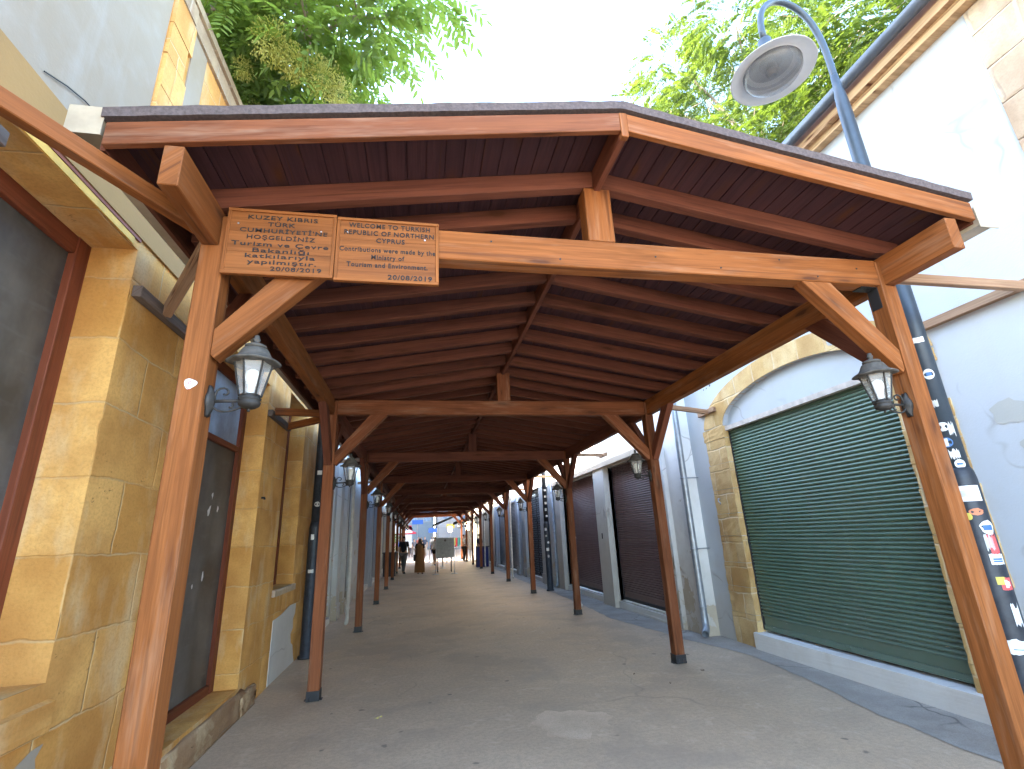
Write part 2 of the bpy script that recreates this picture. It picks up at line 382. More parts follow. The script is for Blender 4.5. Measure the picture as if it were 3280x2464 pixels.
def bez(p, n=12):
    p = [Vector(q) for q in p]; out = []
    for i in range(n+1):
        t = i/n; q = p[:]
        while len(q) > 1: q = [q[j]*(1-t)+q[j+1]*t for j in range(len(q)-1)]
        out.append(q[0])
    return out

# ------------------------------------------------------------------ ground
bm = bmesh.new(); bmesh.ops.create_grid(bm, x_segments=1, y_segments=1, size=400)
tag(obj('ground', bm, GROUND), kind='structure')
edge = [(3.62, -6), (3.72, 0), (3.80, 2.2), (3.82, 3.2), (3.86, 4.1), (4.05, 5.2), (4.16, 6.2), (4.02, 6.9), (3.90, 7.4), (3.74, 8.6), (3.60, 9.6), (3.66, 11), (3.72, 14), (3.66, 18), (3.72, 24), (3.66, 39)]
bm = bmesh.new(); fine = []
for (x0, y0), (x1, y1) in zip(edge, edge[1:]):
    k = max(1, int((y1-y0)/.18))
    for i in range(k): t = i/k; fine.append((x0+(x1-x0)*t+random.uniform(-.022, .022), y0+(y1-y0)*t))
fine.append(edge[-1]); a = [bm.verts.new((x, y, .005)) for x, y in fine]; b = [bm.verts.new((4.7, y, .005)) for x, y in fine]
for i in range(len(a)-1): bm.faces.new((a[i], b[i], b[i+1], a[i+1]))
tag(obj('side_pavement', bm, STRIP), kind='structure')
rim = []
for k in range(90):
    a = 2*math.pi*k/90; q = 1+.12*math.sin(3*a+1)+.07*math.sin(7*a)+.05*math.sin(13*a+2)+random.uniform(-.03, .03)
    rim.append((1.34+.33*q*math.cos(a), 4.77+.33*q*math.sin(a), .004))
bm = bmesh.new(); bm.faces.new([bm.verts.new(p) for p in rim]); tag(obj('pavement_patch', bm, PATCH), kind='structure')

# ------------------------------------------------------------------ canopy
XL, XR, KX, PW, PD = -1.031, 3.116, 1.104, .122, .128
HB, HT = 3.136, 3.327
YS = [2.459, 6.187] + [6.187+4.045*k for k in range(1, 9)]
YF, YE = 2.03, YS[-1]+.45
SL = .168
def deck(x): return 3.860-SL*abs(x-KX)
EL, ER = -1.395, 3.395
CAN = thing('wooden_canopy', 'long open timber canopy with gabled board roof on rows of square posts over the alley', 'canopy', (KX, YS[0], 0))
CINV = Matrix.Translation(-Vector((KX, YS[0], 0)))
def part(name, bm, mat, parent=None, keep=True, smooth=False, **k):
    bmesh.ops.transform(bm, matrix=CINV, verts=bm.verts) if (parent or CAN) is CAN or parent in CPARTS else None
    o = obj(name, bm, mat, parent or CAN, keep=keep, smooth=smooth); CPARTS.add(o)
    return o
CPARTS = set()
for Y in YS:
    for sgn, x0 in ((-1, XL-PW), (1, XR)):
        # outer part of the post carries the wall plate, the inner strip runs on to the tie beam top
        x1 = x0+PW; inner = (x0+PW-.036, x1) if sgn < 0 else (x0, x0+.036)
        zb = .06
        if sgn < 0: poly = [(x0, zb), (x1, zb), (x1, HT-.01), (inner[0], HT-.01), (inner[0], HB), (x0, HB)]
        else: poly = [(x0, zb), (x1, zb), (x1, HB), (inner[1], HB), (inner[1], HT-.01), (x0, HT-.01)]
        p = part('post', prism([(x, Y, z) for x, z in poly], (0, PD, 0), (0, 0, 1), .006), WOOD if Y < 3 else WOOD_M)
        s = bmesh.new(); box(s, x0-.006, x1+.006, Y-.006, Y+PD+.006, .004, .10)
        box(s, x0-.03, x1+.03, Y+.03, Y+PD-.03, .004, .012)
        for bxx in (x0+.03, x1-.03):
            lathe([(.006, 0), (.010, 0), (.010, .03), (.005, .045)], 8, (bxx, Y-.014, .012), s)
        part('post_shoe', s, BLACKM, p, keep=False)
# tie beams, king posts, braces
for i, Y in enumerate(YS):
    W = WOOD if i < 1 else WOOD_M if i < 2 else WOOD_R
    part('tie_beam', prism([(XL, Y+.004, HB), (XR, Y+.004, HB), (XR, Y+.004, HT), (XL, Y+.004, HT)], (0, .11, 0), (1, 0, 0), .006), W)
    kw = .088
    part('king_post', prism([(KX-kw, Y, HT), (KX+kw, Y, HT), (KX+kw, Y, 3.72), (KX+.022, Y, 3.72), (KX-.022, Y, 3.72), (KX-kw, Y, 3.72)], (0, .115, 0), (0, 0, 1), .005), W)
    for s, xe in ((1, XL), (-1, XR)):
        # knee brace in the frame's plane: lower end on post, upper end under tie beam
        a = (xe, 2.53); b = (xe, 2.70); c = (xe+s*.29, HB); d = (xe+s*.58, HB) 
        a = (xe, 2.50); b = (xe, 2.655); c = (xe+s*.40, HB); d = (xe+s*.62, HB); e = (xe+s*.018, 2.50)
        pts = [(e[0], Y+.012, e[1]), (a[0], Y+.012, a[1]+.02), (b[0], Y+.012, b[1]), (c[0], Y+.012, c[1]), (d[0], Y+.012, d[1])]
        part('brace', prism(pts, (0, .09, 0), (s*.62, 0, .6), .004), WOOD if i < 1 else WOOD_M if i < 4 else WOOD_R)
        # long braces to the wall plate, fore and aft
        xb = XL-PW+.012 if s > 0 else XR+PW-.095
        for dy in (1, -1):
            if i == 0 and dy < 0: continue
            y0 = Y+PD if dy > 0 else Y
            pts = [(xb, y0, 2.50), (xb, y0, 2.65), (xb, y0+dy*.42, HB), (xb, y0+dy*.62, HB), (xb, y0+dy*.02, 2.50)]
            part('long_brace', prism(pts, (.085, 0, 0), (0, dy*.62, .6), .004), WOOD_R)
for x_, z_ in ((.40, 3.27), (.82, 3.18), (1.45, 3.24), (1.9, 3.19), (2.35, 3.28), (2.62, 3.17), (2.95, 3.25), (-.2, 3.29)):
    part('bolt', tube([(x_, YS[0]+.006, z_), (x_, YS[0]+.001, z_)], .006, 8), BLACKM, keep=False)
# steel angle at the first right corner
s = bmesh.new(); box(s, XR-.006, XR-.001, YS[0]+.035, YS[0]+.11, 2.98, HB-.002); box(s, XR-.13, XR-.001, YS[0]+.035, YS[0]+.11, HB-.007, HB-.002)
for k in range(4): lathe([(.005, -.003), (.005, .0)], 8, (XR-.02-.03*k, YS[0]+.06, HB-.007), s)
part('corner_plate', s, BLACKM, keep=False)
# wall plates in lengths joined over the posts
for x0, x1 in ((XL-PW+.001, XL-.037), (XR+.037, XR+PW-.001)):
    ys = [2.0]+[y+.06 for y in YS[1:-1]]+[YE-.1]
    for ya, yb in zip(ys, ys[1:]):
        part('wall_plate', prism([(x0, ya, HB), (x1, ya, HB), (x1, ya, 3.348), (x0, ya, 3.348)], (0, yb-ya-.003, 0), (0, 1, 0), .004), WOOD if ya < 2.1 else WOOD_R)
part('ridge_board', prism([(KX-.021, YF, 3.70), (KX+.021, YF, 3.70), (KX+.021, YF, 3.852), (KX-.021, YF, 3.852)], (0, YE-YF, 0), (0, 1, 0), .003), WOOD_R)
# rafters
ry = []
y = 2.80
while y < YE-.2: ry.append(y); y += .432
rest = bmesh.new()
for i, y in enumerate([2.46]+ry):
    rw = .07
    for s in (-1, 1):
        xe = EL+.03 if s < 0 else ER-.03; xi = KX+s*.022
        pts = [(xi, y, deck(xi)-.002), (xe, y, deck(xe)-.002), (xe, y, deck(xe)-.085), (xe-s*.22, y, deck(xe-s*.22)-.125), (xi, y, deck(xi)-.125)]
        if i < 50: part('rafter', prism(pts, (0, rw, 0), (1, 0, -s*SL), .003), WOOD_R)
        else: prism(pts, (0, rw, 0), (1, 0, -s*SL), 0, rest)
tag(part('rafter', rest, WOOD_R), kind='stuff')
# deck boards: grooved boards running along the alley
for s in (-1, 1):
    bm = bmesh.new(); L_ = (KX-EL) if s < 0 else (ER-KX); nb = int(L_/.112)+1; wb = L_/nb
    for k in range(nb):
        xa, xb = KX+s*wb*k, KX+s*wb*(k+1); g = .007
        pts = [(xa+s*g, YF+.02, deck(xa+s*g)), (xb, YF+.02, deck(xb)), (xb, YF+.02, deck(xb)+.02), (xa, YF+.02, deck(xa)+.02), (xa, YF+.02, deck(xa)+.009), (xa+s*g, YF+.02, deck(xa+s*g)+.009)]
        prism(pts, (0, YE-YF-.02, 0), (0, 1, 0), 0, bm)
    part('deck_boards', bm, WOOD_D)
# barge boards, front and far end
for y in (YF, YE):
    for s, xe in ((-1, EL), (1, ER)):
        xi = KX+s*.0215
        pts = [(xi, y-.034, deck(xi)-.002), (xe, y-.034, deck(xe)-.002), (xe, y-.034, deck(xe)-.125), (xi, y-.034, deck(xi)-.125)]
        part('barge_board', prism(pts, (0, .034, 0), (1, 0, -s*SL), .003), WOOD_M if s < 0 else WOOD)
part('ridge_cap', prism([(KX-.021, YF-.037, 3.69), (KX+.021, YF-.037, 3.69), (KX+.021, YF-.037, 3.856), (KX-.021, YF-.037, 3.856)], (0, .036, 0), (0, 0, 1), .003), WOOD)
for xe, s in ((EL, -1), (ER, 1)):
    part('eaves_board', prism([(xe, YF, deck(xe)-.13), (xe+s*.022, YF, deck(xe)-.13), (xe+s*.022, YF, deck(xe)+.018), (xe, YF, deck(xe)+.018)], (0, YE-YF, 0), (0, 1, 0), 0), WOOD_R)
# felt roof covering with a slightly wavy front edge
for s in (-1, 1):
    bm = bmesh.new(); n = 40; top = []; bot = []
    for i in range(n+1):
        x = KX+s*(abs((EL if s < 0 else ER)-KX)+.02)*i/n; z = deck(x)+.021
        th = .052+.0016*math.sin(i*1.7)+.0022*math.sin(i*.6+s)
        for yy, (A, B) in ((YF-.045-.0015*math.sin(i*2.1), (top, bot)),): A.append(bm.verts.new((x, yy, z+th))); B.append(bm.verts.new((x, yy+.002, z)))
    top2 = [bm.verts.new((v.co.x, YE+.02, v.co.z)) for v in top]; bot2 = [bm.verts.new((v.co.x, YE+.02, v.co.z)) for v in bot]
    for i in range(n):
        bm.faces.new((top[i], top[i+1], bot[i+1], bot[i])); bm.faces.new((top[i], top2[i], top2[i+1], top[i+1]))
        bm.faces.new((bot[i], bot[i+1], bot2[i+1], bot2[i])); bm.faces.new((top2[i], bot2[i], bot2[i+1], top2[i+1]))
    bm.faces.new((top[-1], top2[-1], bot2[-1], bot[-1]))
    bmesh.ops.recalc_face_normals(bm, faces=bm.faces[:])
    part('roof_covering', bm, FELT, keep=False)
# box gutters along both eaves
for s, xa, zt in ((-1, EL-.024, 3.51), (1, ER+.024, 3.445)):
    bm = bmesh.new(); xo = xa+s*.115; zb = zt-.125
    def gb(x0, x1, *r): box(bm, min(x0, x1), max(x0, x1), *r)
    gb(xa, xo, YF-.03, YE, zb, zb+.006); gb(xa, xa+s*.005, YF-.03, YE, zb+.006, zt); gb(xo-s*.005, xo, YF-.03, YE, zb+.006, zt)
    gb(xa+s*.005, xo-s*.005, YF-.03, YF-.024, zb+.006, zt)
    gb(xo, xo+s*.012, YF-.03, YE, zt-.012, zt)
    gb(xa-s*.012, xo+s*.016, YF-.036, YF-.031, zb-.02, zt+.004)
    g = part('gutter', bm, GUTTER, keep=False)
    for k in range(2, 10, 2):
        yk = YS[k]+1.05 if k < 9 else YS[k]; xp = xa+s*.05
        xw = (XR+PW+.26) if s > 0 else (XL-PW-.26)
        if yk > YE: continue
        pts = [(xp, yk, zb), (xp, yk, zb-.09), (xp, yk, zb-.12), (xw, yk-.1, zb-.42), (xw, yk-.1, zb-.5), (xw, yk-.1, .22), (xw, yk-.1, .14), (xw, yk-.17, .07), (xw, yk-.24, .06)]
        pb = tube(pts, .035, 12)
        for z in (2.6, 1.45, .3): lathe([(.036, 0), (.044, .004), (.044, .04), (.036, .045)], 12, (xw, yk-.1, z), pb)
        part('drainpipe', pb, WPIPE, g, keep=False, smooth=True)
# struts and rails to the house walls
LW, RW = -1.75, 4.5
def strut(p0, p1, w=.06, h=.085): part('wall_strut', beam(p0, p1, w, h), WOOD_OLD if w < .059 else WOOD)
def rail(x, y0, y1, z, m=None): part('wall_rail', beam((x, y0, z), (x, y1, z), .055, .075), m or WOOD_GREY)
strut((-1.17, YS[0]+.05, 3.255), (LW+.05, 1.52, 3.255)); rail(LW+.03, 1.25, 1.95, 3.25, WOOD_GREY)
strut((-1.18, YS[0]+.12, 3.19), (LW+.06, 3.33, 3.14), .055, .085); rail(LW+.03, 3.02, 4.15, 3.13, WOOD_GREY)
strut((XR+PW+.001, YS[0]+.035, 3.215), (RW-.06, YS[0]+.035, 3.215), .05, .07); rail(RW-.03, 2.15, 3.33, 3.235, WOOD_OLD)
strut((XL-PW+.02, YS[1]+.04, 3.15), (LW+.05, YS[1]-.20, 3.12)); strut((XL-PW+.02, YS[1]+.1, 3.12), (LW+.05, 6.62, 3.08)); rail(LW+.03, 5.88, 6.75, 3.08, WOOD_GREY)
strut((XR+PW+.001, YS[1]+.06, 3.30), (RW-.06, 6.72, 3.31), .05, .07); rail(RW-.03, 6.55, 7.0, 3.32, WOOD_OLD)
for i in range(2, 10):
    wx = 4.17 if i < 3 else 4.12
    strut((XR+PW+.001, YS[i]+.05, 3.24), (wx-.05, YS[i]+.3, 3.25), .05, .07); rail(wx-.03, YS[i]+.1, YS[i]+.5, 3.25, WOOD_OLD)
    strut((XL-PW-.001, YS[i]+.05, 3.2), (-1.74, YS[i]+.3, 3.2), .05, .07)

# ------------------------------------------------------------------ signs on the first tie beam
def text_mesh(txt, size, bold, sx, align='CENTER'):
    c = bpy.data.curves.new('t', 'FONT'); c.body = txt; c.size = size; c.offset = bold; c.extrude = .0015
    c.align_x = align; c.space_line = 1; c.space_character = 1.12; c.resolution_u = 3
    o = bpy.data.objects.new('t', c); COL.objects.link(o); bpy.context.view_layer.update()
    me = bpy.data.meshes.new_from_object(o.evaluated_get(bpy.context.evaluated_depsgraph_get()))
    COL.objects.unlink(o); bpy.data.objects.remove(o); bpy.data.curves.remove(c)
    return me
def text_into(bm, txt, x, z, y, size, bold, width, align='CENTER'):
    me = text_mesh(txt, size, bold, 1, align)
    xs = [v.co.x for v in me.vertices]; cur = max(xs)-min(xs); k = width/cur; mid = (max(xs)+min(xs))/2
    me.transform(Matrix.Translation((x, y, z)) @ Matrix.Rotation(math.pi/2, 4, 'X') @ Matrix.Scale(k, 4, (1, 0, 0)) @ Matrix.Translation((-mid, 0, 0)))
    bm.from_mesh(me); bpy.data.meshes.remove(me)
def board(label, x0, x1, z0, z1, lines, size, bold):
    y = YS[0]-.004
    t = thing('sign_board', label, 'sign', ((x0+x1)/2, y, z0)); inv = Matrix.Translation(-Vector(((x0+x1)/2, y, z0)))
    def P(n, b, m, keep=True): bmesh.ops.transform(b, matrix=inv, verts=b.verts); return obj(n, b, m, t, keep=keep)
    for k in range(3):
        za, zb = z0+.012+(z1-z0-.024)*k/3, z0+.012+(z1-z0-.024)*(k+1)/3-.0008
        if k == 0: bm = bmesh.new()
        prism([(x0+.012, y-.016, za), (x1-.012, y-.016, za), (x1-.012, y-.016, zb), (x0+.012, y-.016, zb)], (0, .016, 0), (1, 0, 0), .0006, bm)
    P('panel', bm, SIGNW)
    bm = bmesh.new(); f = .017
    for q in ((x0, x1, z0, z0+f), (x0, x1, z1-f, z1)): prism([(q[0], y-.026, q[2]), (q[1], y-.026, q[2]), (q[1], y-.026, q[3]), (q[0], y-.026, q[3])], (0, .026, 0), (1, 0, 0), .002, bm)
    for q in ((x0, x0+f), (x1-f, x1)): prism([(q[0], y-.024, z0+f), (q[1], y-.024, z0+f), (q[1], y-.024, z1-f), (q[0], y-.024, z1-f)], (0, .024, 0), (0, 0, 1), .002, bm)
    P('frame', bm, SIGNW)
    bm = bmesh.new()
    for txt, fx, fz, fw_ in lines: text_into(bm, txt, x0+(x1-x0)*fx, z0+(z1-z0)*fz, y-.017, size, bold, (x1-x0)*fw_)
    P('lettering', bm, CHAR, False)
    bm = bmesh.new()
    for sx_, sz_ in ((.1, .77), (.86, .72)): tube([(x0+(x1-x0)*sx_, y-.0165, z0+(z1-z0)*sz_), (x0+(x1-x0)*sx_, y-.0185, z0+(z1-z0)*sz_)], .005, 8, bm)
    P('screw', bm, SILVER, False)
board('left carved wooden board with Turkish welcome text in black letters', -1.030, -.474, 2.955, 3.353, [
    ("KUZEY KIBRIS", .50, .855, .64), ("TÜRK", .49, .755, .25), ("CUMHURİYETİ'NE", .52, .65, .80), ("HOŞGELDİNİZ", .50, .545, .62),
    ("Turizm ve Çevre", .50, .44, .88), ("Bakanlığı", .51, .345, .51), ("katkılarıyla", .51, .26, .63), ("yapılmıştır.", .53, .17, .62), ("20/08/2019", .66, .075, .46)], .035, .0004)
board('right carved wooden board with English welcome text in black letters', -.470, .090, 2.945, 3.343, [
    ("WELCOME TO TURKISH", .51, .86, .80), ("REPUBLIC OF NORTHERN", .51, .745, .88), ("CYPRUS", .52, .63, .28),
    ("Contributions were made by the", .50, .475, .93), ("Ministry of", .50, .36, .32), ("Tourism and Environment.", .50, .235, .78), ("20/08/2019", .72, .06, .43)], .040, .0008)
# round sticker on the first left post
st = thing('sticker', 'small white petal shaped sticker with a red squiggle on the front left post', 'sticker', (XL-.062, YS[0], 2.36))
bm = bmesh.new(); pts = []
for k in range(24):
    a = 2*math.pi*k/24; r = .028*(1+.12*math.cos(3*a)); x, z = r*math.cos(a)*1.05, r*math.sin(a)*.8
    if z < 0: x *= 1+z*14; z *= 1.35
    pts.append(bm.verts.new((x, -.002, z+.004)))
bm.faces.new(pts[::-1]); obj('sticker_sheet', bm, plain('sticker_white', (.8, .78, .74), .5), st)
STRED = plain('sticker_red', (.60, .05, .06), .5)
bm = tube([(.010*math.cos(a)*(1-a/9), -.0035, .004+.010*math.sin(a)*(1-a/9)) for a in [x*.5 for x in range(14)]], .0014, 5)
tube([(-.018, -.0035, -.012), (-.008, -.0035, -.022), (.002, -.0035, -.028)], .0015, 5, bm); obj('squiggle', bm, STRED, st)

# ------------------------------------------------------------------ wall lanterns
def make_lantern():
    t = thing('wall_lantern', 'x', 'lantern')
    # origin at the post face, x points away from the post
    b = bmesh.new(); n = 20   # ornate oval back plate
    rings = []
    for d, k in ((0, 1), (.012, .96), (.02, .72), (.028, .5), (.032, .2)):
        rings.append([b.verts.new((d, (.034+.006*math.cos(4*a))*k*math.cos(a)*.95, (.082+.012*math.cos(6*a))*k*math.sin(a))) for a in [2*math.pi*i/n for i in range(n)]])
    for p, q in zip(rings, rings[1:]):
        for i in range(n): b.faces.new((p[i], p[(i+1) % n], q[(i+1) % n], q[i]))
    b.faces.new(rings[-1]); b.faces.new(rings[0][::-1]); obj('back_plate', b, LANTERN, t, smooth=True)
    b = tube([(.02, 0, 0), (.10, 0, .002), (.19, 0, .004)], .0085, 8)
    sp = [(.095+(.042-.0042*a)*math.cos(a*1.0+math.pi), 0, .040+(.034-.0036*a)*math.sin(a+math.pi)*-1) for a in [x*.42 for x in range(19)]]
    sp = [(.030, 0, .004)]+[(.07+.04*math.cos(th)*(1-.09*i), 0, .042+.036*math.sin(th)*(1-.09*i)) for i, th in enumerate([math.pi+.2-.55*k for k in range(11)])]
    tube(sp, .0055, 7, b); tube(bez([(.02, 0, -.02), (.06, 0, -.075), (.12, 0, -.05), (.19, 0, -.012)], 12), .0055, 7, b)
    tube([(.11, 0, 0), (.118, 0, -.02), (.112, 0, -.034), (.10, 0, -.03)], .005, 6, b)
    obj('bracket_arm', b, LANTERN, t, smooth=True)
    cx = .19
    b = lathe([(.012, -.038), (.03, -.034), (.048, -.022), (.052, -.006), (.046, .0), (.05, .006), (.054, .014), (.046, .02), (.05, .03)], 20, (cx, 0, 0))
    tube([(cx, 0, -.036), (cx, 0, -.052)], .007, 8, b)
    obj('base_cup', b, LANTERN, t, smooth=True)
    b = bmesh.new(); z0, z1, r0, r1 = .028, .208, .050, .088
    P = lambda k, r, z: (cx+r*math.cos(math.pi/3*k+.26), r*math.sin(math.pi/3*k+.26), z)
    for k in range(6):
        tube([P(k, r0, z0), P(k, r1, z1)], .0055, 6, b)
        tube([P(k, r0, z0), P(k+1, r0, z0)], .005, 6, b); tube([P(k, r1, z1), P(k+1, r1, z1)], .005, 6, b)
    obj('cage', b, LANTERN, t)
    b = bmesh.new()
    for k in range(6): b.faces.new([b.verts.new(P(k, r0-.003, z0)), b.verts.new(P(k+1, r0-.003, z0)), b.verts.new(P(k+1, r1-.003, z1)), b.verts.new(P(k, r1-.003, z1))])
    obj('glass', b, GLASS_T, t)
    b = bmesh.new(); prof = [(.112, .198), (.122, .203), (.121, .209), (.094, .222), (.078, .240), (.068, .262), (.060, .276), (.040, .283)]
    n = 48; rg = []
    for r, z in prof:
        w6 = max(0, (r-.06)/.06)
        rg.append([b.verts.new((cx+r*(1+.055*w6*math.cos(6*(a-.26)))*math.cos(a), r*(1+.055*w6*math.cos(6*(a-.26)))*math.sin(a), z-.004*w6*math.cos(6*(a-.26)))) for a in [2*math.pi*i/n for i in range(n)]])
    for p, q in zip(rg, rg[1:]):
        for i in range(n): b.faces.new((p[i], p[(i+1) % n], q[(i+1) % n], q[i]))
    b.faces.new(rg[-1]); b.faces.new(rg[0][::-1])
    r = obj('roof', b, LANTERN_TOP, t, smooth=True)
    b = lathe([(.044, .281), (.052, .288), (.052, .296), (.042, .302), (.030, .306), (.014, .310), (.012, .318), (.018, .326), (.018, .334), (.013, .338), (.013, .352), (.006, .356)], 18, (cx, 0, 0))
    obj('finial', b, LANTERN_TOP, r, smooth=True)
    b = lathe([(.012, .04), (.017, .05), (.017, .075), (.022, .09), (.031, .112), (.034, .135), (.028, .158), (.012, .170)], 16, (cx, 0, 0)); obj('bulb', b, BULB, t, smooth=True)
    return t
lan = make_lantern()
ORD = ['first', 'second', 'third', 'fourth', 'fifth', 'sixth', 'seventh', 'eighth', 'ninth', 'tenth']
for i, Y in enumerate(YS):
    for s in (-1, 1):
        o = lan if (i == 0 and s < 0) else copy_tree(lan)
        o.location = (XL if s < 0 else XR, Y+PD/2, 2.292); o.rotation_euler = (0, 0, 0 if s < 0 else math.pi)
        side = 'left' if s < 0 else 'right'
        tag(o, ('largest dusty six-sided lantern on the front %s post, its white bulb showing' % side if i == 0 else 'six-sided black lantern on the %s post of the %s row' % (ORD[i], side)), 'lantern', 'lanterns on the canopy posts')

# ------------------------------------------------------------------ roller shutters
def shutter(name, parent, x, y0, y1, z0, z1, mat, pitch=.045, inv=None, s=-1, label=None):
    """corrugated curtain facing -x when s=-1"""
    b = bmesh.new(); prof = []; z = z0+.16; d = .021
    prof.append((0, z0)); prof.append((0, z0+.155)); 
    while z < z1:
        for t, h in ((0, 0), (.18, .75), (.42, 1), (.66, .75), (.86, 0.06)): prof.append((d*h, z+pitch*t))
        z += pitch
    prof.append((0, z1+.02)); cols = []
    ny = max(2, int((y1-y0)/.22))
    for k in range(ny+1):
        y = y0+(y1-y0)*k/ny; cols.append([b.verts.new((x+s*(q[0]+.0045*math.sin(y*2.3+q[1]*1.7)+.003*math.sin(q[1]*4.1-y*3.1)), y, q[1]+.003*math.sin(y*1.9+q[1]*.7))) for q in prof])
    for a, c in zip(cols, cols[1:]):
        for i in range(len(prof)-1): b.faces.new((a[i], c[i], c[i+1], a[i+1])[::-1 if s < 0 else 1])
    o = PP(name, b, mat, parent)
    b = bmesh.new(); xa, xb = sorted((x+s*.004, x+s*.022)); box(b, xa, xb, y0+.01, y1-.01, z0+.012, z0+.06); box(b, *sorted((x+s*.004, x+s*.03)), y0+.01, y1-.01, z0+.002, z0+.012)
    xa, xb = sorted((x+s*.022, x+s*.035)); ym = (y0+y1)/2
    box(b, xa, xb, ym-.05, ym+.05, z0+.025, z0+.045)
    PP('bottom_bar', b, mat if mat is SH_GREEN else BLACKM, o)
    for yy in (y0, y1): PP('guide_rail', bx(*sorted((x+s*.03, x-s*.02)), yy-.014, yy+.014, z0, z1), BLACKM, o)
    return o
def PP(name, bm, mat, parent, keep=False, smooth=False):
    r = parent
    while r.parent: r = r.parent
    bmesh.ops.transform(bm, matrix=Matrix.Translation(-r.location), verts=bm.verts)
    return obj(name, bm, mat, parent, keep=keep, smooth=smooth)

# ------------------------------------------------------------------ left golden stone house
LH = thing('stone_house', 'golden sandstone house with tall red-brown framed windows on the near left', 'building', (LW, 3, 0))
D = -2.15
def wall_with_holes(x0, x1, ya, yb, zt, holes, parent, mat, zb=0):
    """boxes round rectangular holes (y0,y1,z0,z1), sorted by y"""
    b = bmesh.new(); y = ya
    for h0, h1, hz0, hz1 in holes:
        if h0 > y: box(b, x0, x1, y, h0, zb, zt)
        if hz0 > zb: box(b, x0, x1, h0, h1, zb, hz0)
        if hz1 < zt: box(b, x0, x1, h0, h1, hz1, zt)
        y = h1
    if y < yb: box(b, x0, x1, y, yb, zb, zt)
    bmesh.ops.remove_doubles(b, verts=b.verts, dist=.0005)
    return PP('wall', b, mat, parent)
wall_with_holes(D, LW, -1.2, 8.88, 5.55, [(.8, 3.0, 1.02, 3.40), (4.30, 5.88, .26, 3.41), (6.80, 7.80, 1.08, 3.60)], LH, STONE)
PP('back_wall', bx(-3.0, D-.25, -1.2, 8.7, 0, 5.4), GREYP, LH)
# roof edge
PP('roof_edge', bx(-3.05, LW+.05, -1.25, 8.93, 5.55, 5.62), STONE_ROUGH, LH)
b = bmesh.new(); y = -1.2
while y < 8.85:
    y2 = min(y+random.uniform(.28, .5), 8.88); box(b, LW-.2, LW+.012+random.uniform(0, .03), y, y2-.008, 5.40, 5.545); y = y2
PP('cornice', b, STONE_ROUGH, LH)
PP('plaster_panel', bx(LW, LW+.012, -1.2, 2.80, 3.70, 5.39), CREAMW, LH)
PP('plaster_strip', bx(LW, LW+.010, 3.13, 3.34, 4.45, 5.39), CREAMW, LH)
b = bmesh.new(); zq = 3.72
for k in range(6): box(b, LW, LW+.022+random.uniform(0, .01), 2.81+random.uniform(-.01, .02), 3.05+(.05 if k % 2 else 0), zq, zq+.272); zq += .28
bevel(b, .008); PP('quoin', b, STONE2, LH)
# band and trims round the first window
PP('stone_band', bx(LW, LW+.016, -1.2, 3.6, 3.475, 3.698), BAND, LH)
PP('trim_strip', bx(LW, LW+.010, .75, 3.00, 3.452, 3.474), REDFRAME, LH)
PP('seal_strip', bx(LW, LW+.006, .75, 2.94, 3.405, 3.45), YELLOW, LH)
def window(y0, y1, z0, z1, xg, fr=.09, transom=None, glass=GLASS_D, glass2=None, name='window'):
    f = bmesh.new()
    for q in ((y0, y0+fr, z0, z1), (y1-fr, y1, z0, z1)): prism([(xg, q[0], q[2]), (xg, q[1], q[2]), (xg, q[1], q[3]), (xg, q[0], q[3])], (.06, 0, 0), (0, 0, 1), .004, f)
    for q in ((y0+fr, y1-fr, z1-fr, z1), (y0+fr, y1-fr, z0, z0+fr*.8)) + (((y0+fr, y1-fr, transom, transom+.06),) if transom else ()):
        prism([(xg, q[0], q[2]), (xg, q[1], q[2]), (xg, q[1], q[3]), (xg, q[0], q[3])], (.055, 0, 0), (0, 1, 0), .004, f)
    w_ = PP(name, f, REDFRAME, LH, keep=True)
    gx = xg+.02
    b = bx(gx-.006, gx, y0+fr, y1-fr, z0+fr*.8, transom or z1-fr); PP('pane', b, glass, w_)
    if transom: PP('pane', bx(gx-.006, gx, y0+fr, y1-fr, transom+.06, z1-fr), glass2 or glass, w_)
    return w_
window(.8, 3.0, 1.02, 3.40, -2.06, .11)
dw = window(4.30, 5.88, .26, 3.41, -2.03, .10, 2.60, GLASS_D, GLASS_B, 'door')
window(6.80, 7.80, 1.08, 3.60, -2.03, .09, None, GLASS_B)
b = bmesh.new()      # torn paper scraps on the door glass
for (y, z, s) in ((5.3, 1.95, .05), (5.5, 1.98, .03), (5.33, 2.1, .03), (5.35, 1.35, .035), (5.15, 1.28, .02)):
    pts = [b.verts.new((-2.0085, y+s*math.cos(a)*random.uniform(.3, .9), z+s*1.6*math.sin(a)*random.uniform(.4, 1))) for a in [k*math.pi/4 for k in range(8)]]; b.faces.new(pts)
PP('paper_scrap', b, plain('paper', (.6, .6, .58), .8), dw)
PP('sill', bevel(bx(-2.10, LW+.04, 6.78, 7.82, 1.0, 1.078), .01), STONE_ROUGH, LH)
b = bmesh.new()      # sloping first sill
v = [b.verts.new(p) for p in ((-2.0, .8, 1.02), (-2.0, 3.0, 1.02), (LW+.03, 3.05, .93), (LW+.03, .8, .93), (-2.0, .8, .80), (-2.0, 3.0, .80), (LW+.03, 3.05, .80), (LW+.03, .8, .80))]
for f in ((0,3,2,1),(3,7,6,2),(2,6,5,1),(4,5,6,7)): b.faces.new([v[i] for i in f])
bmesh.ops.subdivide_edges(b, edges=b.edges[:], cuts=3, use_grid_fill=True)
for q in b.verts: q.co += Vector((random.uniform(-.004, .004), 0, random.uniform(-.006, .006)))
PP('sill', b, STONE, LH)
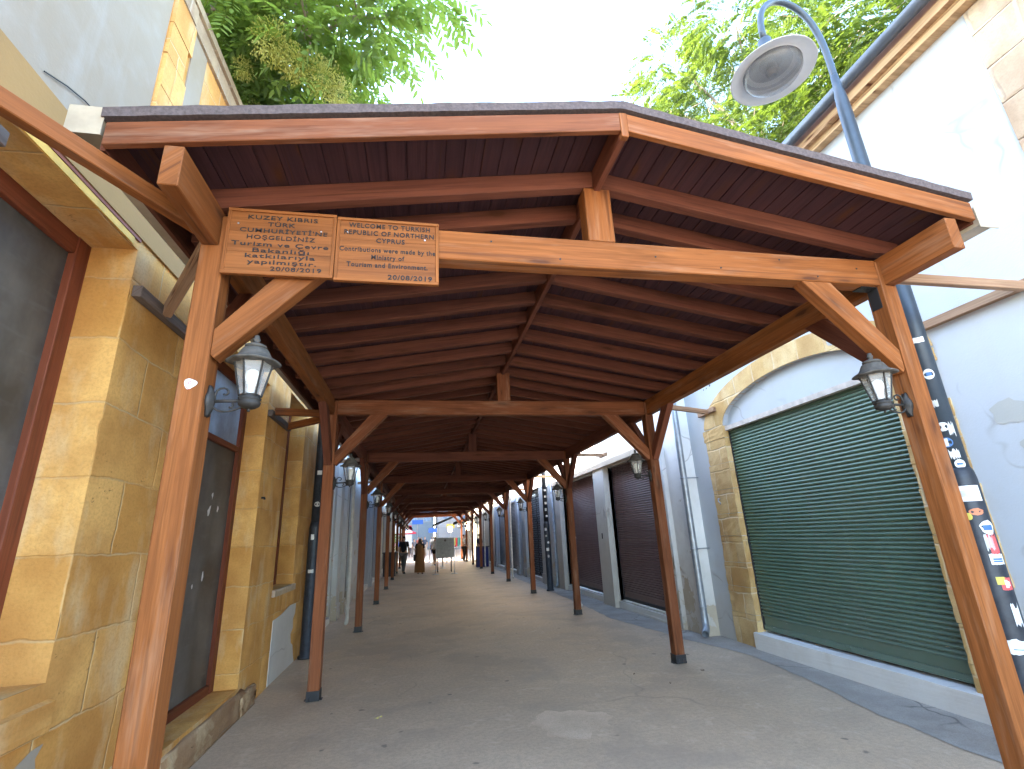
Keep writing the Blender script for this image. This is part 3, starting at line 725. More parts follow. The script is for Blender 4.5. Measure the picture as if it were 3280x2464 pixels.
# threshold: rough stone block
def rough_block(x0, x1, y0, y1, z0, z1, amp=.02, n=7):
    b = bmesh.new(); box(b, x0, x1, y0, y1, z0, z1); bmesh.ops.subdivide_edges(b, edges=b.edges[:], cuts=n, use_grid_fill=True)
    for q in b.verts:
        if q.co.z > z0+.01: q.co += Vector((random.uniform(-amp, amp*.4), random.uniform(-amp, amp), random.uniform(-amp, amp*.3)))
    return b
PP('threshold', rough_block(-2.1, LW+.045, 4.31, 5.98, .0, .235, .022), STEP, LH, smooth=True)
PP('plinth_stone', rough_block(LW-.05, LW+.05, 5.9, 6.35, .0, .20, .02), STEP, LH, smooth=True)
# plaster patch under the third window
rimp = [(6.93, .01), (6.93, .45), (6.95, .72), (7.3, .74), (7.75, .80), (8.08, .79), (8.06, .66), (7.98, .6), (8.0, .48), (7.9, .42), (7.93, .3), (8.05, .25), (8.12, .12), (8.22, .01)]
b = bmesh.new(); f = b.faces.new([b.verts.new((LW+.008, y+random.uniform(-.015, .015), z)) for y, z in rimp]); b.normal_update()
if f.normal.x < 0: f.normal_flip()
r = bmesh.ops.extrude_face_region(b, geom=[f]); bmesh.ops.translate(b, verts=[e for e in r['geom'] if isinstance(e, bmesh.types.BMVert)], vec=(-.0075, 0, 0))
bmesh.ops.recalc_face_normals(b, faces=b.faces[:]); PP('plaster_patch', b, plaster('old_patch_plaster', (.62, .60, .56), seed=3, low=.35), LH)
b = bmesh.new(); pts = [(2.80, .66), (2.88, .70), (2.99, .745), (3.07, .75), (3.03, .70), (3.06, .62), (2.98, .55), (2.9, .60), (2.84, .56), (2.78, .60)]
f = b.faces.new([b.verts.new((LW+.005, y, z)) for y, z in pts]); f.normal_update()
if f.normal.x < 0: f.normal_flip()
PP('plaster_chip', b, CREAMW, LH)
PP('cable', tube([(LW+.02, 2.05, 3.74), (LW+.022, 2.18, 3.80), (LW+.022, 2.30, 3.84), (LW+.02, 2.50, 3.87)], .0035, 6), BLACKM, LH)
# small hook on the second pier
PP('wall_hook', tube([(LW, 5.99, 2.12), (LW+.03, 5.99, 2.12), (LW+.035, 5.99, 2.10)], .012, 8), BLACKM, LH)
# wisps of cobweb fluff hanging at the window head
# weed at the left edge
tw = thing('weed', 'small green weed growing on the stone ledge at the left edge', 'plant', (LW+.02, 2.42, .94))
b = bmesh.new()
for k in range(60):
    a = random.uniform(0, 6.28); r0 = random.uniform(0, .035); c = Vector((r0*math.cos(a)+.0, r0*math.sin(a), random.uniform(0, .06))); d = Vector((random.uniform(-1, 1), random.uniform(-1, 1), random.uniform(0, 1))).normalized()*.016; e = d.orthogonal().normalized()*.007
    b.faces.new([b.verts.new(c), b.verts.new(c+d*.5+e), b.verts.new(c+d), b.verts.new(c+d*.5-e)])
obj('leaves', b, LEAF_L, tw)
# unseen tall block added behind the stone house to shade the alley
TH = thing('shade_house', 'tall unseen house added behind the stone house to shade the alley', 'building', (-7, 6, 0))
for y0, y1, ze, zr in ((-1.5, 6.1, 13.6, 14.9), (6.1, 6.5, 10.0, 11.3), (6.5, 14.5, 13.6, 14.9)):  # low middle section is a slot shaped to let sun dapples through
    PP('wall', bx(-10, -6.2, y0, y1, 0, ze), CREAM, TH)
    b = bmesh.new(); v = [b.verts.new(p) for p in ((-6.0, y0, ze), (-6.0, y1, ze), (-8.1, y1, zr), (-8.1, y0, zr), (-10.2, y1, ze), (-10.2, y0, ze))]
    for f in ((0, 1, 2, 3), (3, 2, 4, 5), (0, 3, 5), (1, 4, 2), (0, 5, 4, 1)): b.faces.new([v[i] for i in f])
    PP('roof', b, plain('clay_tiles', (.35, .16, .09), .9), TH)

# ------------------------------------------------------------------ right white house with arch
RH = thing('white_house', 'white plastered house with a sandstone arch round a green roller shutter', 'building', (RW, 5, 0))
ZT = 5.66; RX = 4.95; C0 = 5.11
b = bmesh.new()
box(b, RW, RX, -3, 3.75, 0, ZT); box(b, RW, RX, 6.47, 7.42, 0, ZT); box(b, RW, RX, 3.75, 6.47, 0, .2)
def inner(y): return 3.03+.46*math.sqrt(max(0, 1-((y-C0)/1.36)**2))
def outer(y): return 3.05+.69*math.sqrt(max(0, 1-((y-C0)/1.84)**2))
n = 32
for i in range(n):
    ya, yb = 3.75+2.72*i/n, 3.75+2.72*(i+1)/n
    v = [b.verts.new((x, y, z)) for x in (RW, RX) for y, z in ((ya, inner(ya)), (yb, inner(yb)), (yb, ZT), (ya, ZT))]
    b.faces.new((v[0], v[3], v[2], v[1])); b.faces.new((v[4], v[5], v[6], v[7])); b.faces.new((v[0], v[1], v[5], v[4])); b.faces.new((v[3], v[7], v[6], v[2]))
PP('wall', b, WHITE, RH)
# tympanum
b = bmesh.new(); pts = [(RW+.07, y, inner(y)+.002) for y in [3.75+2.72*i/n for i in range(n+1)]]+[(RW+.07, 6.47, 2.96), (RW+.07, 3.75, 2.96)]
f = b.faces.new([b.verts.new(p) for p in pts]); b.normal_update()
if f.normal.x > 0: f.normal_flip()
PP('tympanum', b, WHITE, RH)
PP('lintel_trim', bx(RW+.02, RW+.09, 3.75, 6.47, 2.955, 3.02), plain('lintel_wood', (.50, .44, .38), .7, var=.2), RH)
# stone voussoirs and jambs, 14 mm proud
b = bmesh.new(); nv = 17; XS = RW-.014
for i in range(nv):
    t0, t1 = math.pi*i/nv, math.pi*(i+1)/nv; sub = 4
    for k in range(sub):
        a0, a1 = t0+(t1-t0)*k/sub, t0+(t1-t0)*(k+1)/sub; 
        P = lambda a, ry_, rz, z0: (C0-ry_*math.cos(a), z0+rz*math.sin(a))
        q = [P(a0, 1.36, .46, 3.03), P(a1, 1.36, .46, 3.03), P(a1, 1.84, .69, 3.05), P(a0, 1.84, .69, 3.05)]
        v = [b.verts.new((x, y, z)) for x in (XS, RW+.10) for y, z in q]
        b.faces.new(v[:4][::-1]); b.faces.new((v[0], v[1], v[5], v[4])[::1]); b.faces.new((v[3], v[2], v[6], v[7])[::-1])
bmesh.ops.remove_doubles(b, verts=b.verts, dist=.0004)
PP('arch_stones', b, STONE_ARCH, RH)
for ya, yb in ((6.47, 6.97), (3.27, 3.75)):
    b = bmesh.new(); z = 0
    while z < 3.03:
        h = min(random.uniform(.30, .42), 3.04-z); j = random.uniform(-.03, .03)
        e0, e1 = (ya, yb+j) if ya > 5 else (ya+j, yb)
        box(b, XS+random.uniform(-.004, .006), RW+.1, e0-(.006 if ya > 5 else 0), e1+(.006 if ya < 5 else 0), z, z+h-.006); z += h
        if 3.04-z < .1: break
    bmesh.ops.subdivide_edges(b, edges=b.edges[:], cuts=4, use_grid_fill=True)
    for q in b.verts: q.co += Vector((random.uniform(-.006, .004), random.uniform(-.006, .006), 0))
    PP('jamb', b, STONE_ARCH, RH)
shutter('roller_shutter', RH, RW+.10, 3.76, 6.46, .235, 2.99, SH_GREEN, .0448)
PP('light_block_panel', bx(RW+.3, RW+.32, 3.5, 6.7, 0, 3.6), BLACKM, RH)  # unseen panel added behind the shutter to block light
b = bx(RW-.07, RW+.2, 3.30, 6.50, .0, .205); bmesh.ops.subdivide_edges(b, edges=b.edges[:], cuts=9, use_grid_fill=True)
for q in b.verts:
    if q.co.z > .01: q.co += Vector((random.uniform(-.001, .001), 0, random.uniform(-.003, .003)))
PP('ledge', bevel(b, .003), SILLM, RH)
PP('cornice', bevel(bx(RW-.10, RW, -3, 7.45, 5.66, 5.74), .01), wood('cornice_wood', (.42, .26, .13), (.56, .38, .21), rough=.8), RH)
PP('cornice', bx(RW-.16, RW+.2, -3, 7.45, 5.74, 5.83), wood('cornice_wood_top', (.36, .21, .11), (.50, .33, .18), rough=.8), RH)
b = tube([(RW-.22, -3, 5.93), (RW-.22, 7.5, 5.92)], .060, 14); PP('gutter', b, GUTD, RH, smooth=True)
PP('roof', bx(RW-.14, 9, -3, 7.5, 5.84, 5.98), plain('roof_tiles', (.30, .17, .11), .9), RH)
b = bmesh.new(); z = 0
while z < 5.62:
    h = min(.36, 5.65-z); w_ = .62 if int(z/.36) % 2 else .48; box(b, RW-.016, RW, 2.215-w_, 2.215, z, z+h-.008); z += .36
PP('quoin', bevel(b, .006), STONE_ROUGH, RH)
# repair patches and holes
def blob(b, y, z, ry_, rz, x, n=18, j=.25, flat=False):
    f = b.faces.new([b.verts.new((x, y+ry_*math.cos(a)*(1+random.uniform(-j, j)), z+rz*math.sin(a)*(1+random.uniform(-j, j)))) for a in [2*math.pi*k/n for k in range(n)]]); f.normal_update()
    if f.normal.x > 0: f.normal_flip()
REP = plaster('repair_plaster', (.40, .40, .37), seed=2, low=0)
for q in ((2.88, 2.35, .13, .10, RW-.004), (2.80, 2.08, .10, .05, RW-.004), (4.28, 3.50, .045, .04, RW-.018)):
    b = bmesh.new(); blob(b, *q); PP('repair_patch', b, REP, RH)
for y, z, r in ((6.62, 3.72, .018), (6.72, 3.70, .014), (6.80, 3.70, .012), (6.4, 3.80, .012)):
    b = bmesh.new(); blob(b, y, z, r, r, RW-.003, 8); PP('bolt_hole', b, BLACKM, RH)
PP('old_hook', tube([(XS, 6.83, 1.98), (XS-.03, 6.83, 1.98), (XS-.035, 6.83, 1.94), (XS-.02, 6.80, 1.92), (XS-.01, 6.83, 1.90)], .010, 8), GALV, RH, smooth=True)
b = lathe([(.0, .0), (.03, .0), (.035, .02), (.0, .03)], 10, (0, 0, 0), cap=False)
# galvanised drainpipe in the corner
DPX, DPY = 4.245, 7.36
b = tube([(DPX, DPY, 5.7), (DPX, DPY, .30), (DPX, DPY, .20), (DPX-.03, DPY-.05, .12), (DPX-.10, DPY-.13, .08)], .052, 16, caps=False)
for z in (4.4, 2.35, 1.25, .42): lathe([(.053, 0), (.060, .004), (.060, .02), (.053, .024)], 16, (DPX, DPY, z), b)
for z in (2.35, 1.25): box(b, DPX+.03, 4.5, DPY-.01, DPY+.01, z+.005, z+.02)
PP('drainpipe', b, GALV, RH, smooth=True)

# ------------------------------------------------------------------ second right house: maroon shutters
X2 = 4.30
MH = thing('plastered_house', 'white peeling plaster house with two maroon roller shutters on the right', 'building', (X2, 11, 0))
wall_with_holes(X2, 4.9, 7.42, 15.3, 5.2, [(8.45, 10.75, .15, 2.98), (11.43, 14.55, .15, 2.98)], MH, WHITE2)
PP('pillar', bevel(bx(4.165, X2+.1, 10.75, 11.43, 0, 3.0), .012), plaster('pillar_plaster', (.66, .65, .61), seed=22, low=.7, damp=2.2), MH)
PP('pillar', bevel(bx(4.165, X2+.1, 14.55, 15.1, 0, 3.0), .012), plaster('pillar_plaster_b', (.62, .62, .60), seed=25, low=.7, damp=2.0), MH)
PP('pillar', bevel(bx(4.22, X2+.0, 8.0, 8.45, 0, 3.0), .01), WHITE2, MH)
PP('lintel_band', bevel(bx(4.12, X2+.05, 8.2, 15.2, 3.0, 3.11), .012), plaster('lintel_band_stone', (.60, .52, .42), stain=(.4, .3, .2), low=0, seed=31), MH)
shutter('roller_shutter', MH, 4.40, 8.46, 10.74, .16, 3.0, SH_MAROON, .044)
shutter('roller_shutter', MH, 4.40, 11.44, 14.54, .16, 3.0, SH_MAROON, .044)
for ya, yb in ((8.35, 10.74), (11.44, 14.54)):
    b = bx(4.255, 4.5, ya, yb, 0, .135); bmesh.ops.subdivide_edges(b, edges=b.edges[:], cuts=6, use_grid_fill=True)
    for q in b.verts:
        if q.co.z > .01: q.co += Vector((random.uniform(-.005, .005), 0, random.uniform(-.005, .003)))
    PP('ledge', b, SILLM, MH)
PP('socket_plate', bx(4.155, 4.165, 11.12, 11.16, 1.42, 1.54), BLACKM, MH)

# ------------------------------------------------------------------ further right and left shop fronts
def gate(parent, x, y0, y1, z0, z1, s):
    b = bmesh.new(); st_ = .16; L_ = y1-y0; H = z1-z0
    xx = x+s*.012
    def seg(ya, za, yb, zb): 
        beam((xx, ya, za), (xx, yb, zb), .006, .016, (1, 0, 0), 0, b)
    n = int((L_+H)/st_)
    for k in range(1, n+1):
        c = k*st_
        a = (min(c, L_), max(0, c-L_)); e = (max(0, c-H), min(c, H))
        seg(y0+a[0], z0+a[1], y0+e[0], z0+e[1]); seg(y1-a[0], z0+a[1], y1-e[0], z0+e[1])
    g = PP('lattice_gate', b, BLACKM, parent)
    b = bmesh.new()
    for q in ((y0, y0+.04, z0, z1), (y1-.04, y1, z0, z1), (y0+.04, y1-.04, z1-.04, z1), (y0+.04, y1-.04, z0, z0+.04), ((y0+y1)/2-.02, (y0+y1)/2+.02, z0+.04, z1-.04)): box(b, *sorted((x+s*.004, x+s*.03)), *q)
    PP('gate_frame', b, BLACKM, g)
    PP('gate_backing', bx(*sorted((x-s*.12, x-s*.10)), y0, y1, z0, z1), GLASS_B, g)
def shopfront(name, label, side, y0, y1, x, zt, mat, openings, pil=None):
    s = -1 if side > 0 else 1
    T = thing(name, label, 'building', (x, (y0+y1)/2, 0))
    xa, xb = sorted((x, x-s*.6)); wall_with_holes(xa, xb, y0, y1, zt, [(a, b_, .12, h) for a, b_, h, k in openings], T, mat)
    for a, b_, h, k in openings:
        xs = x-s*.12
        if k == 'gate': gate(T, xs, a, b_, .12, h, s)
        elif k == 'door':
            f = bmesh.new(); xx = sorted((xs, xs-s*.05))
            for q in ((a, a+.08, .12, h), (b_-.08, b_, .12, h), (a+.08, b_-.08, h-.08, h), (a+.08, b_-.08, 2.3, 2.36)): box(f, *xx, *q)
            d = PP('door', f, BLACKM, T); PP('pane', bx(*sorted((xs-s*.02, xs-s*.026)), a+.08, b_-.08, .12, h-.08), GLASS_B, d)
        else: shutter('roller_shutter', T, xs, a+.01, b_-.01, .14, h, {'grey': SH_GREY, 'blue': SH_BLUE, 'maroon': SH_MAROON}[k], .06, s=s)
        b = bx(*sorted((x+s*.04, x-s*.1)), a-.02, b_+.02, 0, .125); PP('ledge', b, SILLM, T)
    for a, b_ in (pil or []):
        PP('pilaster', bevel(bx(*sorted((x+s*.10, x-s*.01)), a, b_, 0, zt-1.4), .01), mat, T)
        PP('pilaster_foot', bevel(bx(*sorted((x+s*.13, x+s*.101)), a-.02, b_+.02, 0, .32), .01), mat, T)
    PP('roof_slab', bx(*sorted((x+s*.10, x-s*4)), y0, y1, zt, zt+.12), GUTD, T)
    return T
shopfront('grey_shop', 'grey plastered shop behind a tall diamond lattice gate on the right', 1, 15.3, 20.7, 4.22, 4.6, GREYP, [(15.75, 16.35, 3.1, 'door'), (17.0, 19.5, 3.2, 'gate')], [(15.34, 15.7), (16.4, 16.95), (19.55, 20.1)])
shopfront('blue_grey_shop', 'blue-grey shop with two dark roller shutters on the right beyond the lattice gate', 1, 20.7, 27.6, 4.15, 4.5, GREYP2, [(21.2, 23.4, 3.0, 'grey'), (24.3, 26.8, 3.0, 'blue')], [(20.75, 21.15), (23.5, 24.2), (26.9, 27.4)])
shopfront('cream_shop', 'cream shop at the far right end of the canopy', 1, 27.6, 39.5, 4.1, 4.5, CREAM, [(28.2, 30.6, 3.0, 'grey'), (31.4, 33.6, 3.0, 'door'), (34.4, 36.8, 3.0, 'blue')], [(27.7, 28.1), (30.7, 31.3), (33.7, 34.3)])
shopfront('damp_plaster_shop', 'pale damp-stained shop with a lattice gate on the left beyond the stone house', -1, 8.92, 16.4, -1.86, 6.2, plaster('damp_plaster', (.60, .62, .63), peel=.9, seed=41, low=.6, damp=1.2), [(9.6, 11.6, 3.0, 'grey'), (13.3, 14.8, 3.1, 'gate')], [(11.9, 12.35), (12.9, 13.25)])
shopfront('dark_shutter_shop', 'shop with slate-blue shutters halfway down the left side', -1, 16.4, 26.2, -1.84, 6.0, GREYP2, [(17.0, 19.4, 3.0, 'blue'), (20.4, 22.6, 3.0, 'grey'), (23.6, 25.6, 3.0, 'blue')], [(16.45, 16.9), (19.6, 20.2), (22.8, 23.4)])
shopfront('far_left_shop', 'cream shop at the far left end of the canopy', -1, 26.2, 38.6, -1.86, 5.6, CREAM, [(27.0, 29.5, 3.0, 'door'), (30.5, 33.0, 3.0, 'grey'), (34.2, 37.0, 3.0, 'door')], [(29.7, 30.3), (33.2, 33.9)])
# downpipes on the grey shop and dark stickered poles
for (x, y, m, lab) in ((4.13, 15.22, GALV, 'slim grey drainpipe between the maroon shutters and the grey shop'), (4.05, 20.5, GALV, 'slim grey drainpipe past the lattice gate')):
    b = tube([(0, 0, 4.4), (0, 0, .2), (-.02, -.03, .1), (-.06, -.08, .06)], .04, 12)
    for z in (.5, 1.6, 2.8): lathe([(.041, 0), (.047, .004), (.047, .03), (.041, .034)], 12, (0, 0, z), b)
    tag(obj('drainpipe', b, m, smooth=True, loc=(x, y, 0)), lab, 'pipe', 'slim grey drainpipes')

STK = [plain('sticker_'+n, c, .55) for n, c in (('paper_white', (.72, .72, .70)), ('pink_red', (.62, .10, .10)), ('yellow', (.62, .52, .10)), ('blue', (.06, .16, .36)), ('orange', (.55, .20, .10)), ('torn_grey', (.50, .50, .48)))]
def cyl_sticker(r, az, z, w_, h, kind='rect', jag=0):
    """sheet wrapped round a pole of radius r centred on the origin"""
    b = bmesh.new(); rr = r+.0012; n = 10; m = 8
    if kind == 'round':
        c = b.verts.new((rr*math.cos(az), rr*math.sin(az), z)); prev = first = None
        ring = []
        for k in range(20):
            a = 2*math.pi*k/20; ang = az+w_/2*math.cos(a)/r*(1+random.uniform(-jag, jag)); ring.append(b.verts.new((rr*math.cos(ang), rr*math.sin(ang), z+h/2*math.sin(a)*(1+random.uniform(-jag, jag)))))
        for k in range(20): b.faces.new((c, ring[k], ring[(k+1) % 20]))
    else:
        g = []
        for i in range(n+1):
            ang = az+(i/n-.5)*w_/r; g.append([b.verts.new((rr*math.cos(ang), rr*math.sin(ang), z+(j/m-.5)*h+(random.uniform(-jag, jag)*h if j in (0, m) else 0))) for j in range(m+1)])
        for i in range(n):
            for j in range(m): b.faces.new((g[i][j], g[i+1][j], g[i+1][j+1], g[i][j+1]))
    return b
# ------------------------------------------------------------------ street lamp by the right post
LX, LY = 3.97, 2.985
SLP = thing('street_lamp', 'tall blue-grey swan-neck street lamp with stickers, behind the front right post', 'street lamp', (LX, LY, 0))
b = lathe([(.115, 0), (.115, .03), (.092, .05), (.090, .4), (.090, 1.84), (.084, 1.90), (.072, 1.93)], 28); lower = obj('lower_pole', b, POLE_D, SLP, smooth=True)
b = lathe([(.070, 1.93), (.066, 3.2), (.056, 5.38), (.050, 5.50), (.050, 5.52), (.040, 5.60), (.033, 5.78)], 24); obj('upper_pole', b, POLE, SLP, smooth=True)
arm = [(0, 0, 5.7)]+bez([(0, 0, 5.75), (0, 0, 6.15), (.02, 0, 6.62), (-.18, 0, 6.78), (-.36, 0, 6.80), (-.62, 0, 6.78), (-.72, 0, 6.50), (-.70, 0, 6.14)], 26)
obj('swan_neck', tube(arm, .030, 14), POLE, SLP, smooth=True)
hc = (-.705, 0, -.035)
b = lathe([(.034, 6.16), (.060, 6.14), (.062, 6.08), (.088, 6.05), (.094, 5.98), (.098, 5.90), (.10, 5.84)], 28, hc); h_ = obj('lamp_cap', b, POLE, SLP, smooth=True)
b = lathe([(0.1, 5.86), (0.183, 5.835), (0.266, 5.8), (0.349, 5.752), (0.3697, 5.738), (0.3722, 5.73), (0.3614, 5.732), (0.266, 5.765), (0.2577, 5.755)], 56, hc, cap=False); obj('lamp_shade', b, FROST, SLP, smooth=True)
b = lathe([(0.2594, 5.757), (0.2535, 5.715), (0.2245, 5.675), (0.1664, 5.645), (0.09, 5.632), (0.002, 5.63)], 48, hc, cap=True); 
gd = N('smoky_lamp_bowl'); GD = gd.fin((.30, .31, .32), .12, spec=.6, Alpha=.38, Transmission_Weight=0.0)
obj('lamp_bowl', b, GD, SLP, smooth=True)
b = lathe([(0.2535, 5.8), (0.2162, 5.825), (0.1415, 5.845), (0.08, 5.85)], 32, hc, cap=False); obj('reflector', b, plain('lamp_reflector', (.20, .205, .21), .35, .5), SLP, smooth=True)
b = lathe([(.02, 5.83), (.05, 5.82), (.055, 5.74), (.03, 5.70)], 16, hc); obj('lamp_socket', b, plain('dark_socket', (.08, .08, .085), .5), SLP)
view = math.atan2(-LY, -LX)    # side of the pole facing the alley mouth
for (z, da, w_, h, k, m, j) in ((2.95, .35, .07, .045, 'rect', 0, .08), (2.66, .30, .07, .085, 'round', 0, 0), (2.42, .0, .045, .05, 'rect', 5, .25), (2.24, .10, .07, .07, 'round', 0, .03), (2.22, .75, .04, .08, 'rect', 5, .3), (2.12, .0, .075, .075, 'round', 3, 0), (2.03, .35, .06, .05, 'rect', 0, .35), (1.955, .55, .065, .065, 'round', 0, .02),
                            (1.74, .30, .17, .11, 'rect', 0, 0), (1.61, .55, .085, .05, 'round', 4, .1), (1.58, .0, .04, .05, 'round', 2, 0), (1.50, .95, .09, .10, 'round', 0, .12), (1.39, 1.0, .06, .12, 'rect', 1, .15), (1.40, .75, .05, .09, 'rect', 5, .25), (1.29, .95, .09, .07, 'rect', 0, .04), (1.15, .70, .05, .05, 'rect', 2, 0), (1.13, 1.05, .075, .08, 'rect', 1, .03), (.93, 1.05, .05, .12, 'rect', 0, .2), (.74, .62, .12, .09, 'rect', 0, .1)):
    r = .0905 if z < 1.9 else .070-(z-1.93)*.0033
    b = cyl_sticker(r, view+da-.25, z, w_, h, k, j)
    o = obj('sticker', b, STK[m], lower if z < 1.9 else SLP)
for (z, da, w_, h, m) in ((2.66, .30, .035, .03, 3), (1.955, .55, .03, .015, 3), (1.74, .22, .06, .045, 5), (1.72, .5, .05, .02, 5), (1.50, .95, .06, .035, 3), (1.29, .95, .06, .012, 3), (1.275, .95, .06, .010, 3), (1.13, 1.0, .02, .05, 0), (1.13, 1.12, .025, .03, 0), (.725, .62, .08, .006, 3), (2.12, .0, .02, .06, 0)):
    r = (.0905 if z < 1.9 else .070-(z-1.93)*.0033)+.0012
    obj('sticker_mark', cyl_sticker(r, view+da-.25, z, w_, h, 'rect', .0), STK[m], lower if z < 1.9 else SLP)
# floodlight-like junction box behind post
b = bx(-.05, .05, -.02, .02, 0, .10); bevel(b, .006)

# dark poles further in
for (x, y, lab, zt, stick) in ((3.76, 14.70, 'dark lamp post covered with small stickers by the lattice gate', 4.9, 1), (-1.62, 8.42, 'dark lamp post against the end of the stone house', 5.0, 2)):
    t = thing('lamp_post', lab, 'post', (x, y, 0))
    obj('lower_pole', lathe([(.115, 0), (.115, .03), (.09, .05), (.09, 1.84), (.072, 1.93)], 20), POLE_D, t, smooth=True)
    obj('upper_pole', lathe([(.070, 1.93), (.062, zt)], 20), POLE_D, t, smooth=True)
    vw = math.atan2(-y, -x)
    for k in range(11 if stick == 1 else 4):
        z = (.95+.19*k) if stick == 1 else (1.2+.5*k); r = .0905 if z < 1.88 else .070
        if 1.85 < z < 1.96: continue
        obj('sticker', cyl_sticker(r, vw+random.uniform(-.5, .5), z, random.uniform(.05, .09), random.uniform(.05, .09), random.choice(['rect', 'round']), .05), random.choice([STK[0], STK[5]]), t)

# ------------------------------------------------------------------ trees
def compound_leaf(b, L, p, d, up_, size, nl, ll):
    """pinnate leaf: drooping rachis with paired leaflets"""
    d = d.normalized(); s = d.cross(up_).normalized() if d.cross(up_).length > .05 else d.orthogonal().normalized()
    n = s.cross(d).normalized(); prev = p
    for i in range(nl+1):
        t = (i+1)/(nl+1); dr = Vector((0, 0, -1))*size*.42*t*t
        q = p+d*size*t+dr; tang = (q-prev).normalized(); prev = q
        for sg in ((-1, 1) if i < nl else (0,)):
            if sg and random.random() < .06: continue
            dd = (s*sg*.86+tang*.55+Vector((0, 0, -.35))+Vector((random.uniform(-.22, .22),)*3)).normalized() if sg else tang
            l = ll*(1-.35*abs(t-.5))*random.uniform(.8, 1.15); wv = dd.cross(n+Vector((random.uniform(-.3, .3), random.uniform(-.3, .3), 0)))
            if wv.length < .05: continue
            wv = wv.normalized()*l*.17; q1 = q+dd*l*.30; q2 = q+dd*l*.66; e = q+dd*l+Vector((0, 0, -l*.06))
            v = [b.verts.new(x) for x in (q, q1+wv, q2+wv*.8, e, q2-wv*.8, q1-wv)]
            b.faces.new(v)
    return
def seed_cluster(b, c, r, n):
    for k in range(n):
        dv = Vector((random.gauss(0, 1), random.gauss(0, 1), random.gauss(0, 1.15))).normalized()*r*random.uniform(.25, 1)
        p = c+dv; d = (dv.normalized()+Vector((random.uniform(-.6, .6), random.uniform(-.6, .6), random.uniform(-1, .2)))).normalized()*random.uniform(.020, .034)
        e = d.orthogonal().normalized()*.0055
        b.faces.new([b.verts.new(p), b.verts.new(p+d*.5+e), b.verts.new(p+d), b.verts.new(p+d*.5-e)])
def grow_tree(name, label, base, trunk, blobs, nper, lsize, nl, ll, mat, seeds=None, twigs=9, rtrunk=.16):
    T = thing(name, label, 'tree', base); B = Vector(base)
    tb = tube([Vector(p)-B for p in trunk], [rtrunk*(1-.6*i/(len(trunk)-1)) for i in range(len(trunk))], 12)
    top = Vector(trunk[-1]); lb = bmesh.new(); br = tb
    for (c, r, dens) in blobs:
        c = Vector(c); f = Vector(trunk[-1 if random.random() < .6 else -2])
        mid = (f+c)/2+Vector((0, 0, .25*(c-f).length)); path = bez([f, mid, c], 8)
        tube([q-B for q in path], [.055*(1-.75*i/8) for i in range(9)], 7, tb)
        n = int(nper*dens)
        for k in range(n):
            v = Vector((random.gauss(0, 1), random.gauss(0, 1), random.gauss(0, 1))).normalized()*random.uniform(.35, 1)**.6
            p = c+Vector((v.x*r[0], v.y*r[1], v.z*r[2])); out = (p-c); out = Vector((out.x, out.y, out.z*.5)).normalized() if out.length > .01 else Vector((1, 0, 0))
            d = (out+Vector((random.uniform(-.7, .7), random.uniform(-.7, .7), random.uniform(-.4, .4)))).normalized()
            compound_leaf(lb, None, p-B, d, Vector((0, 0, 1)), lsize*random.uniform(.7, 1.2), nl, ll)
            if twigs and k % twigs == 0: tube([c-B+(p-c)*.2, p-B], [.012, .004], 4, tb, caps=False)
    obj('trunk', tb, BARK, T, smooth=True); obj('crown', lb, mat, T)
    if seeds:
        sb = bmesh.new()
        for c, r, n in seeds: seed_cluster(sb, Vector(c)-B, r, n)
        obj('seed_clusters', sb, SEEDS, T)
    return T
random.seed(21)
grow_tree('ailanthus_tree', 'leafy tree with drooping leaflets and yellow seed clusters hanging over the stone house', (-4.4, 6.6, 0),
    [(-4.4, 6.6, 0), (-4.3, 6.4, 3), (-4.0, 6.0, 5.4), (-3.5, 5.4, 6.8)],
    [((-1.9, 3.6, 6.3), (.42, .5, .3), .6), ((-1.85, 4.2, 6.25), (.4, .45, .28), .55), ((-1.62, 4.5, 6.1), (.35, .35, .25), .45), ((-1.3, 4.2, 6.2), (.38, .4, .28), .5), ((-1.08, 3.7, 6.25), (.42, .45, .3), .55),
     ((-.62, 3.5, 6.35), (.36, .36, .25), .32), ((-.32, 3.45, 6.3), (.22, .25, .2), .12), ((-.66, 4.05, 6.15), (.2, .22, .15), .12), ((-.02, 3.1, 6.35), (.22, .22, .18), .12), ((-1.5, 3.4, 6.9), (.7, .8, .5), .7),
     ((-2.2, 4.6, 7.0), (1, 1, .8), 1.0), ((-.9, 3.3, 7.1), (.7, .6, .4), .5), ((-2.9, 3.6, 7.6), (1.2, 1.4, .8), .8), ((-3.4, 6.5, 7.8), (1.5, 1.6, .9), .7), ((-2.3, 1.6, 7.9), (1.4, 1.2, .7), .7), ((-3.2, 5.2, 9.2), (1.3, 1.3, .9), .8), ((-3.4, 2.6, 10.2), (2.0, 2.2, 1.2), 2.0), ((-3.0, 0.2, 9.6), (1.8, 1.8, 1.0), 1.5), ((-4.0, 5.4, 11.0), (2.0, 2.2, 1.2), 2.0)],  # the highest clumps, out of view, are added to shade the right wall
    150, .42, 8, .120, LEAF_L,
    seeds=[((-1.32, 3.45, 5.80), .20, 1500), ((-1.15, 3.55, 5.72), .17, 1200), ((-.92, 3.65, 5.70), .19, 1400), ((-.78, 3.75, 5.62), .16, 1000), ((-1.70, 4.2, 5.72), .15, 800), ((-.35, 2.95, 6.35), .15, 700), ((-.10, 2.8, 6.4), .12, 500), ((-1.62, 3.7, 5.75), .10, 400)])
